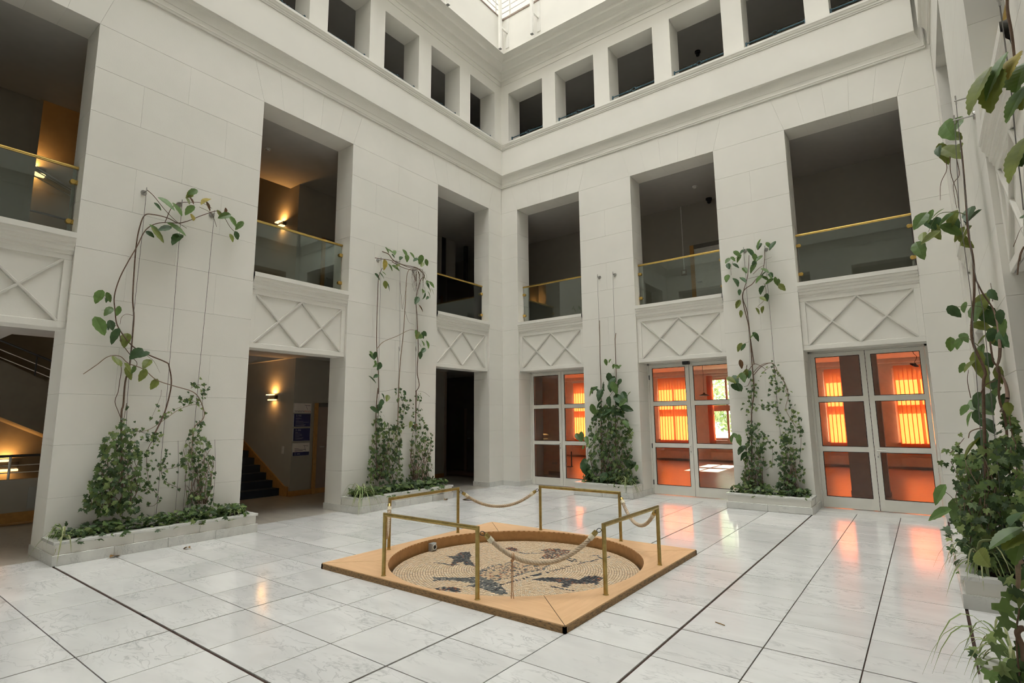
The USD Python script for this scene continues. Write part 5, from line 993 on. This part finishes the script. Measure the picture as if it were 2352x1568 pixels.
S(b([(185, 1080), (250, 1010), (380, 955), (490, 900), (550, 900)]), 0.006, 0.004, 'bark_pale', 0.14); S(b([(240, 155), (300, 180), (350, 240), (480, 300), (560, 310), (620, 360), (650, 420)]), 0.009, 0.005, 'bark', 0.16); S(b([(330, 250), (420, 300), (520, 330), (600, 320), (640, 360)]), 0.007, 0.004, 'bark', 0.18); S(b([(580, 1475), (640, 1490), (690, 1530)]), 0.002); S(b([(210, 1480), (300, 1470), (390, 1445)]), 0.002); S(b([(405, 430), (420, 600), (430, 700), (440, 640), (475, 450)]), 0.003, 0.002); S(b([(450, 700), (490, 820), (540, 845)]), 0.003, 0.001)
rg = np.random.default_rng(32)
for k in range(26):
    x = rg.uniform(520, 640); y0 = rg.uniform(310, 380); ln = rg.uniform(80, 230); S(b([(x, y0), (x + rg.normal(0, 10), y0 + ln * 0.5), (x + rg.normal(0, 14), y0 + ln)]), 0.003, 0.0015, 'bark', rg.uniform(0.08, 0.22))
leaves(P, on_left, b, 0.2424, [(285, 140, 65, G_), (320, 150, 60, G_), (355, 160, 55, G_), (345, 195, 40, D_), (455, 170, 75, G_), (415, 215, 65, D_), (475, 215, 65, G_), (525, 190, 65, G_), (555, 230, 60, D_), (605, 230, 80, G_), (615, 275, 65, O_), (660, 260, 60, G_), (266, 280, 85, Y_), (320, 300, 70, G_), (370, 310, 75, G_), (385, 285, 60, O_), (200, 395, 80, D_), (240, 380, 70, D_), (255, 360, 45, G_), (270, 470, 65, O_), (303, 485, 80, D_), (570, 610, 95, D_), (625, 530, 60, G_), (640, 575, 65, D_), (690, 565, 65, G_), (670, 590, 45, D_), (668, 440, 45, G_), (712, 465, 65, G_), (675, 475, 55, D_), (693, 515, 55, O_), (720, 530, 60, O_), (605, 690, 70, B_), (575, 945, 70, O_), (600, 960, 60, G_), (560, 920, 45, G_), (625, 950, 60, D_), (645, 935, 65, D_), (627, 1020, 70, G_), (670, 1035, 75, G_), (628, 1090, 65, D_), (602, 1137, 65, D_), (600, 1045, 40, D_), (590, 365, 65, B_), (635, 400, 60, O_), (135, 1120, 50, G_), (145, 1150, 65, D_), (170, 1140, 65, D_), (180, 1230, 60, G_), (212, 1240, 75, D_), (175, 1205, 40, G_), (148, 1365, 85, D_), (180, 1335, 65, D_), (255, 1530, 65, D_), (290, 1540, 65, O_), (455, 1490, 45, D_)], 0.1, 0.25)
leaves(P, on_left, c4, 0.3188, [(1010, 755, 75, D_), (1035, 740, 65, D_), (1055, 705, 55, D_), (1265, 860, 50, O_), (1300, 870, 40, B_), (1223, 633, 35, D_)], 0.1, 0.2)
P = Plant('ivy', 'ivy columns and low ivy bed in the second left planter', 'ivy', xf_left([[3.5, 0.2, 0.22]])[0], (1, 0, 0), 33)
pl_a = c4([(1020, 780), (1090, 850), (1190, 870), (1200, 1000), (1190, 1150), (1210, 1270), (940, 1290), (960, 1180), (975, 1000), (1010, 900)]); pl_b = c4([(1290, 840), (1370, 840), (1420, 900), (1430, 1200), (1430, 1290), (1230, 1290), (1260, 1100), (1270, 920)])
P.tangle(on_left, pl_a, 22, 0.04, 0.18, 0.006); P.tangle(on_left, pl_b, 26, 0.04, 0.2, 0.006)
P.fill(on_left, pl_a, 340, 0.06, 0.26, 0.07); P.fill(on_left, pl_b, 190, 0.06, 0.26, 0.065)
P.strand(on_left, c4([(1190, 620), (1210, 700), (1220, 760), (1180, 860)]), 60, 0.06, spread=6); P.strand(on_left, c4([(1320, 640), (1300, 720), (1300, 860)]), 34, 0.06, spread=6); P.strand(on_left, c4([(1330, 700), (1320, 780), (1370, 860)]), 14, 0.05, spread=5); P.strand(on_left, c4([(1030, 720), (1020, 860)]), 14, 0.06, spread=6); P.strand(on_left, c4([(1180, 870), (1185, 1100), (1190, 1180)]), 26, 0.06, spread=5); P.strand(on_left, c4([(1040, 890), (1150, 890), (1240, 870)]), 6, 0.05, r_=0.006, spread=5)
P.bed(xf_left, 2.45, 4.70, 480, 0.085); P.flush()
# --- planter between the left-hand and middle doors
e = T(1300, 600, 0.1914); g6 = T(1140, 750, 0.3188)
wire(on_back, e([(378, 182), (395, 700), (415, 1400)]), 'left trellis wire of two on the pier between left-hand and middle doors', lo=0.25)
wire(on_back, e([(562, 150), (582, 850), (600, 1400)]), 'right trellis wire of two on the pier between left-hand and middle doors', lo=0.25)
P = Plant('climbing_vine', 'broad-leaved vine filling the pier between the left-hand and middle doors', 'vine', xf_back([[3.0, 0.2, 0.22]])[0], (0, -1, 0), 41)
S = lambda pts, r0, r1=None, m='bark', d=0.09: P.stem([on_back(x, y, d) for x, y in pts], r0, r1, m)
S(g6([(760, 1080), (755, 600)]) + e([(420, 1490), (410, 1200), (405, 900), (402, 710)]), 0.012, 0.007, 'bark_pale'); S(g6([(860, 1080), (860, 600)]) + e([(602, 1400), (595, 1150), (590, 950), (598, 860)]), 0.012, 0.007, 'bark_pale'); S(e([(575, 1390), (575, 1280), (545, 1200)]), 0.003, 0.002, 'green_stem'); S(g6([(800, 900), (830, 700), (790, 560), (850, 450)]), 0.006, 0.004)
leaves(P, on_back, e, 0.1914, [(480, 1210, 70, G_), (522, 1190, 50, G_), (570, 1260, 55, G_), (612, 1265, 65, G_), (642, 1262, 50, G_), (520, 1400, 110, D_), (560, 1440, 115, D_), (640, 1445, 75, D_), (530, 1510, 105, D_), (450, 1510, 85, D_), (600, 1520, 95, D_), (350, 1525, 65, D_), (310, 1550, 75, D_), (385, 1550, 65, D_)], 0.1, 0.25)
big = [(685, 465, 75), (745, 490, 85), (770, 430, 60), (850, 440, 85), (880, 520, 95), (920, 500, 85), (945, 490, 55), (890, 560, 75), (940, 590, 85), (700, 600, 85), (730, 630, 105), (780, 620, 95), (800, 620, 95), (850, 620, 65), (890, 620, 75), (935, 700, 65), (640, 1020, 115), (640, 1080, 95), (660, 1125, 85), (950, 1000, 65), (985, 1000, 55), (1010, 1018, 45), (770, 1085, 75), (790, 1100, 65), (810, 1070, 55), (630, 990, 80), (810, 540, 70), (860, 500, 80), (830, 400, 80), (740, 560, 60), (910, 545, 70)]
leaves(P, on_back, g6, 0.3188, [q + (D_ if i % 3 else G_,) for i, q in enumerate(big)], 0.12, 0.34); leaves(P, on_back, g6, 0.3188, [(590, 795, 65, G_), (615, 790, 60, G_), (650, 815, 60, G_), (710, 800, 50, G_), (625, 870, 30, G_)], 0.15, 0.3)
P = Plant('ivy', 'dark dense ivy under the broad-leaved vine between the left-hand and middle doors', 'ivy', xf_back([[3.0, 0.2, 0.22]])[0], (0, -1, 0), 43)
pl_a = g6([(740, 560), (900, 560), (985, 760), (975, 1000), (1000, 1130), (640, 1120), (645, 900), (665, 740), (700, 640)])
P.tangle(on_back, pl_a, 30, 0.05, 0.2, 0.006); P.fill(on_back, pl_a, 640, 0.05, 0.32, 0.075); P.bed(xf_back, 2.45, 3.68, 150, 0.075); P.flush()
# --- planter between the middle and right-hand doors
h = T(1640, 540, 0.2296); k7 = T(1640, 700, 0.3507)
wire(on_back, h([(295, 145), (325, 480), (345, 900)]) + k7([(250, 700), (240, 1225)]), 'left trellis wire of two on the pier left of the right-hand doors', lo=0.25)
wire(on_back, h([(510, 130), (545, 600), (600, 1250)]) + k7([(420, 700), (470, 1225)]), 'right trellis wire of two on the pier left of the right-hand doors', lo=0.25)
P = Plant('climbing_vine', 'slender vine with hanging leaf fans on the pier left of the right-hand doors', 'vine', xf_back([[6.2, 0.2, 0.22]])[0], (0, -1, 0), 51)
S(k7([(250, 1200), (245, 750), (262, 560), (250, 400)]) + h([(370, 1150), (355, 950), (330, 760), (290, 640), (295, 560), (330, 440), (345, 330), (350, 200)]), 0.012, 0.005); S(h([(400, 1290), (370, 1080), (345, 900), (300, 720), (285, 600), (310, 540), (380, 490), (420, 440), (470, 390), (500, 300), (505, 150)]), 0.010, 0.005, 'bark', 0.11); S(h([(330, 1370), (400, 1290), (470, 1310), (520, 1345)]), 0.006, 0.004); S(k7([(250, 450), (300, 400), (345, 382), (390, 385), (420, 440), (470, 520), (485, 600), (470, 680), (510, 760), (555, 830), (560, 870)]), 0.006, 0.004, 'bark_pale', 0.13); S(h([(395, 1400), (480, 1310), (580, 1280), (620, 1370), (690, 1450), (735, 1568)]), 0.006, 0.004, 'bark', 0.12); S(h([(330, 1300), (320, 1340), (290, 1370), (240, 1420)]), 0.007, 0.003); S(h([(370, 1430), (340, 1500), (300, 1515)]), 0.005, 0.003)
S(h([(172, 400), (170, 320), (200, 250), (280, 160)]), 0.003, 0.003); S(h([(500, 480), (520, 560), (500, 650), (440, 710), (460, 722)]), 0.004, 0.002); S(h([(340, 435), (400, 420), (450, 410)]), 0.003); S(h([(350, 1065), (310, 1080), (280, 1105)]), 0.002); S(h([(390, 390), (450, 330), (500, 300)]), 0.004, 0.003); S(h([(500, 250), (550, 230), (580, 215)]), 0.003, 0.001)
leaves(P, on_back, h, 0.2296, [(440, 90, 90, G_), (450, 110, 75, D_), (580, 100, 95, D_), (545, 95, 60, G_), (370, 175, 95, D_), (280, 165, 55, D_), (230, 185, 75, G_), (190, 235, 55, G_), (245, 230, 70, G_), (135, 250, 65, G_), (145, 310, 65, D_), (220, 300, 65, D_), (130, 430, 75, G_), (410, 225, 75, G_), (450, 230, 75, G_), (385, 320, 95, G_), (310, 345, 70, G_), (400, 290, 65, D_), (510, 350, 85, G_), (500, 380, 75, D_), (570, 395, 55, D_), (450, 435, 85, G_), (515, 430, 75, G_), (550, 460, 75, G_), (560, 415, 65, G_), (620, 465, 80, G_), (680, 520, 75, O_), (650, 460, 45, G_), (225, 460, 95, D_), (292, 445, 80, D_), (255, 570, 55, D_), (240, 690, 75, O_), (470, 545, 75, D_), (495, 520, 45, D_), (490, 630, 65, O_), (525, 620, 70, D_), (440, 755, 60, O_), (483, 745, 60, O_), (270, 785, 60, O_), (385, 1005, 75, G_), (425, 1010, 85, D_), (255, 1120, 80, O_), (290, 1120, 70, D_), (270, 1290, 75, B_), (175, 1445, 90, O_), (215, 1435, 85, D_), (265, 1400, 85, O_), (290, 1420, 95, G_), (320, 1390, 85, O_), (350, 1390, 75, D_), (215, 1520, 85, D_), (260, 1515, 95, D_), (230, 1510, 75, D_)], 0.1, 0.26)
leaves(P, on_back, k7, 0.3507, [(120, 870, 60, G_), (165, 885, 65, G_), (145, 860, 50, G_), (180, 950, 65, D_), (190, 990, 55, D_)], 0.2, 0.35)
P = Plant('ivy', 'two thin ivy columns on wire cages left of the right-hand doors', 'ivy', xf_back([[6.2, 0.2, 0.22]])[0], (0, -1, 0), 53)
pl_a = k7([(220, 750), (300, 770), (330, 900), (320, 1100), (350, 1240), (165, 1240), (200, 1000)]); pl_b = k7([(440, 840), (530, 850), (540, 1000), (540, 1200), (610, 1240), (410, 1240), (420, 1000)])
P.tangle(on_back, pl_a, 26, 0.05, 0.2, 0.0055); P.tangle(on_back, pl_b, 28, 0.05, 0.2, 0.0055); P.fill(on_back, pl_a, 210, 0.06, 0.26, 0.062); P.fill(on_back, pl_b, 190, 0.06, 0.26, 0.062)
P.strand(on_back, k7([(260, 480), (245, 600), (240, 720)]), 40, 0.058, spread=7); P.strand(on_back, k7([(385, 380), (400, 480), (410, 560), (410, 680), (440, 800)]), 60, 0.06, spread=8); P.strand(on_back, k7([(440, 500), (490, 620), (510, 760), (460, 840)]), 40, 0.06, spread=7); P.strand(on_back, k7([(550, 740), (570, 850), (560, 1050), (570, 1140)]), 44, 0.058, spread=7); P.strand(on_back, k7([(290, 650), (320, 665), (355, 665)]), 16, 0.06, spread=6); P.strand(on_back, k7([(310, 450), (345, 420), (380, 400)]), 8, 0.045, spread=5); P.strand(on_back, k7([(330, 850), (380, 940), (380, 1040), (340, 1080)]), 30, 0.06, spread=7)
P.bed(xf_back, 5.60, 6.86, 180, 0.072); P.flush()
# --- planter at the right wall
ra = T(2050, 0, 0.3827); rb = T(2050, 600, 0.3827); rc = T(2050, 1100, 0.2984)
NEAR_VINE = Plant('climbing_vine', 'nearest vine at the right edge with big drooping toothed leaves', 'vine', xf_right([[7.6, 0.2, 0.22]])[0], (-0.45, -0.89, 0), 71)
NEAR_IVY = Plant('ivy', 'trailing ivy with pointed leaves in the bottom right corner', 'ivy', xf_right([[7.6, 0.3, 0.22]])[0], (-0.45, -0.89, 0), 73)
wire(on_far, ra([(380, 605), (430, 1100), (480, 1568)]) + rb([(545, 300), (600, 1200)]), 'trellis wire nearer of two above the far right-wall planter', lo=0.25)
wire(on_far, ra([(372, 722), (400, 1250)]) + rb([(470, 200), (500, 1200)]), 'trellis wire further of two above the far right-wall planter', lo=0.25)
P = Plant('climbing_vine', 'tall vine with toothed leaves on the right wall beyond the nearest plant', 'vine', xf_right([[3.5, 0.2, 0.22]])[0], (-0.45, -0.89, 0), 61); P.alt = NEAR_VINE
S = lambda pts, r0, r1=None, m='bark', d=0.10: P.stem([on_far(x, y, d) for x, y in pts], r0, r1, m)
S(rb([(560, 1300), (545, 760), (555, 660), (480, 480), (478, 340), (490, 200), (485, 0)]) + ra([(455, 1400), (440, 1200), (420, 960), (405, 830)]), 0.014, 0.007, 'bark', 0.12); S(rb([(690, 1200), (680, 960), (640, 820), (640, 650), (605, 600), (585, 480)]), 0.012, 0.008, 'bark', 0.16); S(rb([(650, 900), (690, 820), (665, 700), (625, 650), (645, 520), (610, 300), (540, 190), (490, 90)]), 0.010, 0.006, 'bark', 0.14); S(ra([(320, 960), (325, 1020), (290, 1100), (287, 1200)]), 0.004, 0.002); S(ra([(345, 940), (350, 1040), (385, 1150), (397, 1250)]), 0.004, 0.002); S(ra([(385, 950), (400, 1050), (365, 1110), (385, 1250)]), 0.004, 0.002); S(ra([(470, 1300), (400, 1275), (350, 1272), (270, 1290), (215, 1390)]), 0.005, 0.002, 'green_stem', 0.2); S(rb([(600, 240), (600, 200), (588, 130)]), 0.004, 0.002); S(rb([(530, 520), (480, 480), (430, 455), (350, 495)]), 0.004, 0.002, 'green_stem', 0.2); S(rb([(580, 290), (490, 265), (380, 275)]), 0.004, 0.002, 'green_stem', 0.2); S(rb([(470, 820), (450, 720), (455, 650)]), 0.004, 0.002); S(rb([(530, 790), (560, 740), (620, 715)]), 0.006, 0.004); S(rb([(620, 1010), (540, 1000), (470, 1020), (455, 1060)]), 0.007, 0.004, 'bark_pale', 0.2); S(rb([(430, 1350), (390, 1370), (440, 1430), (500, 1450)]), 0.007, 0.005, 'bark', 0.25); S(rb([(320, 1385), (350, 1410), (380, 1450)]), 0.003, 0.002, 'bark', 0.3)
leaves(P, on_far, ra, 0.3827, [(325, 775, 110, G_), (375, 755, 85, G_), (270, 900, 65, D_), (310, 920, 95, O_), (350, 910, 105, O_), (380, 820, 65, O_), (390, 890, 75, O_), (285, 880, 60, G_), (165, 1320, 85, G_), (220, 1300, 60, G_), (260, 1280, 60, G_), (265, 1335, 55, D_), (235, 1350, 75, D_), (355, 1320, 80, O_), (320, 1315, 65, G_), (355, 1375, 90, G_), (395, 1405, 65, O_), (435, 1415, 95, O_), (455, 1280, 95, D_), (475, 1300, 75, D_), (225, 1425, 80, O_), (265, 1392, 75, O_), (180, 1420, 65, O_), (160, 1495, 95, G_), (445, 1460, 55, O_), (380, 1330, 65, D_), (430, 1440, 60, O_)], 0.15, 0.35, 1.2)
leaves(P, on_far, rb, 0.3827, [(370, 300, 65, D_), (430, 275, 55, G_), (520, 265, 115, O_), (500, 300, 115, G_), (580, 330, 105, D_), (530, 385, 85, O_), (645, 330, 65, D_), (655, 400, 75, G_), (620, 465, 105, D_), (655, 460, 95, D_), (600, 440, 75, O_), (600, 200, 60, D_), (350, 500, 65, G_), (395, 490, 55, G_), (430, 455, 55, G_), (530, 470, 55, O_), (530, 550, 95, G_), (570, 590, 85, D_), (510, 600, 95, O_), (465, 625, 75, O_), (540, 650, 115, O_), (415, 640, 50, G_), (635, 680, 75, O_), (590, 745, 65, O_), (620, 735, 65, D_), (495, 850, 105, D_), (530, 870, 115, G_), (580, 845, 95, D_), (600, 810, 95, G_), (665, 830, 55, D_), (695, 880, 55, O_), (430, 890, 55, G_), (450, 940, 65, G_), (520, 945, 75, D_), (570, 975, 85, D_), (470, 1115, 115, O_), (610, 1140, 95, O_), (650, 1165, 105, G_), (455, 1220, 125, G_), (530, 1205, 115, G_), (535, 1070, 105, D_), (275, 1395, 95, G_), (270, 1515, 115, G_), (365, 1490, 105, G_), (500, 1500, 95, D_), (720, 1075, 55, D_), (560, 1540, 100, D_), (480, 1540, 90, D_)], 0.15, 0.6, 1.15)
P = Plant('ivy', 'thick ivy mass filling the far right-wall planter', 'ivy', xf_right([[3.5, 0.2, 0.22]])[0], (-0.45, -0.89, 0), 63); P.alt = NEAR_IVY
pl_a = rb([(450, 1150), (560, 1080), (680, 1040), (760, 1130), (789, 1400), (789, 1568), (340, 1568), (410, 1420), (400, 1240)]); pl_c = rc([(480, 0), (940, 0), (930, 420), (860, 560), (700, 600), (540, 560), (500, 400)])
P.tangle(on_far, pl_a, 34, 0.0, 0.4, 0.005); P.tangle(on_far, pl_c, 14, 0.0, 0.4, 0.006); P.fill(on_far, pl_a, 400, -0.1, 0.75, 0.07); P.fill(on_far, pl_c, 250, -0.15, 0.6, 0.075, 0.22); P.strand(on_far, rb([(345, 1150), (390, 1110), (430, 1060)]), 12, 0.06, spread=7, d=0.3); P.strand(on_far, rb([(350, 1200), (370, 1240), (400, 1300)]), 10, 0.06, spread=8, d=0.3); P.strand(on_far, rb([(700, 930), (720, 1050), (740, 1100), (720, 1200)]), 30, 0.07, spread=12, d=0.15)
P.bed(xf_right, 2.45, 4.70, 220, 0.08); P.flush()
# --- nearest plant at the right edge
wire(on_right, ra([(640, 0), (680, 300), (710, 520), (740, 850), (770, 1100), (785, 1260)]), 'dark trellis wire of the nearest plant at the right edge', lo=None)
P = NEAR_VINE
S(ra([(690, -60), (690, 60), (715, 200), (730, 330), (735, 420)]), 0.009, 0.006, 'bark', 0.14); S(ra([(765, -40), (770, 60), (785, 130)]), 0.007, 0.006, 'bark', 0.14); S(ra([(760, 1568), (770, 1520), (789, 1480)]), 0.006, 0.005, 'bark', 0.14); S(rb([(750, 80), (757, 0)]) + ra([(765, 1560)]), 0.004, 0.003, 'bark', 0.14); S(ra([(725, 1480), (745, 1430), (760, 1390), (780, 1360)]), 0.0018, 0.001, 'bark', 0.14)
SN = lambda pts, r0, r1=None, m='bark', d=0.5: P.stem([on_near(x, y, d) for x, y in pts], r0, r1, m)
def near_leaf(fn, tr, sc, a0, a1, wd, m, d, n=None, droop=0.15):
    (x0, y0), (x1, y1) = tr([a0, a1]); p0, p1 = fn(x0, y0, d[0]), fn(x1, y1, d[1]); v, f = leaf_mesh(p0, p1 - p0, np.array([-0.75, -0.6, 0.35]) if n is None else np.asarray(n, float), np.linalg.norm(p1 - p0), np.linalg.norm(p1 - p0) * wd, droop, 0.22, 0.12, 16); part(P.t, 'leaf', (v, f), m, smooth=40)
for a0, a1, wd, m, n in (((590, 400), (415, 675), 0.22, O_, None), ((630, 415), (555, 665), 0.30, O_, (-0.6, -0.7, 0.2)), ((690, 310), (515, 590), 0.16, G_, (-0.3, -0.4, 0.9)), ((745, 325), (670, 465), 0.42, Y_, None), ((800, 370), (715, 540), 0.46, G_, (-0.5, -0.6, 0.7)), ((800, 510), (655, 720), 0.20, G_, (-0.2, -0.5, 0.9)), ((800, 520), (755, 650), 0.38, O_, None), ((800, 820), (655, 1085), 0.22, O_, None), ((800, 840), (750, 990), 0.34, D_, None), ((800, 1280), (770, 1300), 0.3, D_, None)):
    near_leaf(on_near2, ra, 0.3827, a0, a1, wd, m, (0.25, 0.19), n)
for a0, a1, wd, m, n in (((1000, 372), (720, 500), 0.22, G_, (-0.3, -0.4, 0.9)), ((1010, 400), (840, 520), 0.34, O_, (-0.3, -0.6, 0.6)), ((1012, 420), (905, 640), 0.34, G_, (-0.6, -0.6, 0.4)), ((660, 545), (725, 665), 0.40, O_, (-0.5, -0.7, 0.2)), ((1012, 250), (880, 330), 0.34, D_, None)):
    near_leaf(on_near, rc, 0.2984, a0, a1, wd, m, (0.50, 0.42), n)
SN(rc([(1012, 1150), (985, 1150), (960, 1190), (1000, 1290), (1012, 1400)]), 0.010, 0.009, 'bark', 0.5); SN(rc([(965, 640), (968, 780), (960, 850)]), 0.009, 0.006, 'bark_pale', 0.5); SN(rc([(965, 640), (1005, 628)]), 0.010, 0.008, 'bark_pale', 0.5); SN(rc([(960, 850), (975, 1000), (955, 1150), (960, 1350), (985, 1568)]), 0.003, 0.003, 'bark', 0.5); SN(rc([(660, 545), (680, 480), (780, 475), (870, 520)]), 0.006, 0.003, 'green_stem', 0.52)
P = NEAR_IVY
for x, y, ln in ((830, 960, 0.085), (895, 1085, 0.075), (880, 870, 0.06), (930, 850, 0.06), (990, 880, 0.07), (990, 1000, 0.08), (770, 1210, 0.06), (845, 1180, 0.05), (795, 1280, 0.075), (820, 1440, 0.065), (750, 1480, 0.07), (880, 1420, 0.08), (940, 1480, 0.08), (990, 1400, 0.08), (910, 1540, 0.08), (860, 760, 0.06), (920, 760, 0.06), (975, 780, 0.06), (1000, 1290, 0.07), (960, 1560, 0.08), (860, 1540, 0.06), (1000, 700, 0.07), (960, 1430, 0.07), (1005, 1500, 0.08)):
    (px, py), = rc([(x, y)]); P.ivy(on_near(px, py, 0.5 + P.r.uniform(-0.03, 0.05)), ln * 0.78)
P.bed(xf_right, 6.65, 7.2, 14, 0.055); P.flush()

# ------------------------------------------------------------------ spider plants
def spider(c, label, n, ln, seed, nrm=(0, 0)):
    t = thing('spider_plant', label, 'plant', c, 'striped spider plants in the planters'); r = np.random.default_rng(seed)
    for k in range(n):
        th = r.uniform(0, 2 * math.pi); d = np.array([math.cos(th), math.sin(th), 0]) + np.array([nrm[0], nrm[1], 0]) * 0.8; d = unit(d); l_ = ln * r.uniform(0.55, 1.15); rise = r.uniform(0.25, 0.9); tt = np.linspace(0, 1, 8)
        p = np.asarray(c) + np.outer(l_ * tt * 0.8, d) + np.outer(l_ * (rise * np.sin(tt * 2.2) * 0.75 - 0.75 * tt ** 2.4 * (1.2 - rise * 0.5)), (0, 0, 1)); s_ = np.cross(d, (0, 0, 1)); w = 0.0075 * np.sin(np.pi * (0.12 + 0.88 * tt)) ** 0.7
        v = np.vstack([p + np.outer(w, s_) + (0, 0, 0.002), p, p - np.outer(w, s_) + (0, 0, 0.002)]); m = 8; f = [q for a_ in range(2) for i in range(m - 1) for q in ((a_ * m + i, a_ * m + i + 1, (a_ + 1) * m + i + 1), (a_ * m + i, (a_ + 1) * m + i + 1, (a_ + 1) * m + i))]
        part(t, 'blade', (v, f), 'blade_green' if k % 3 else 'blade_pale')
spider(xf_left([[8.80, 0.36, 0.27]])[0], 'sparse spider plant at the left end of the long left planter', 16, 0.42, 81, (0.4, -0.9)); spider(xf_left([[4.58, 0.36, 0.29]])[0], 'full arching spider plant on the near corner of the second left planter', 56, 0.48, 82, (0.3, -0.3)); spider(xf_back([[3.55, 0.38, 0.28]])[0], 'spider plant at the right end of the planter between the left doors', 34, 0.36, 83, (0.6, -0.4)); spider(xf_left([[6.85, 0.38, 0.28]])[0], 'small spider plant at the right end of the long left planter', 14, 0.2, 85)
spider(xf_right([[4.45, 0.36, 0.30]])[0], 'spider plant hanging over the far right-wall planter', 40, 0.42, 84, (-0.5, -0.4)); spider(xf_right([[6.85, 0.38, 0.30]])[0], 'drooping spider plant at the far end of the nearest right planter', 26, 0.45, 86, (-0.6, 0.3))
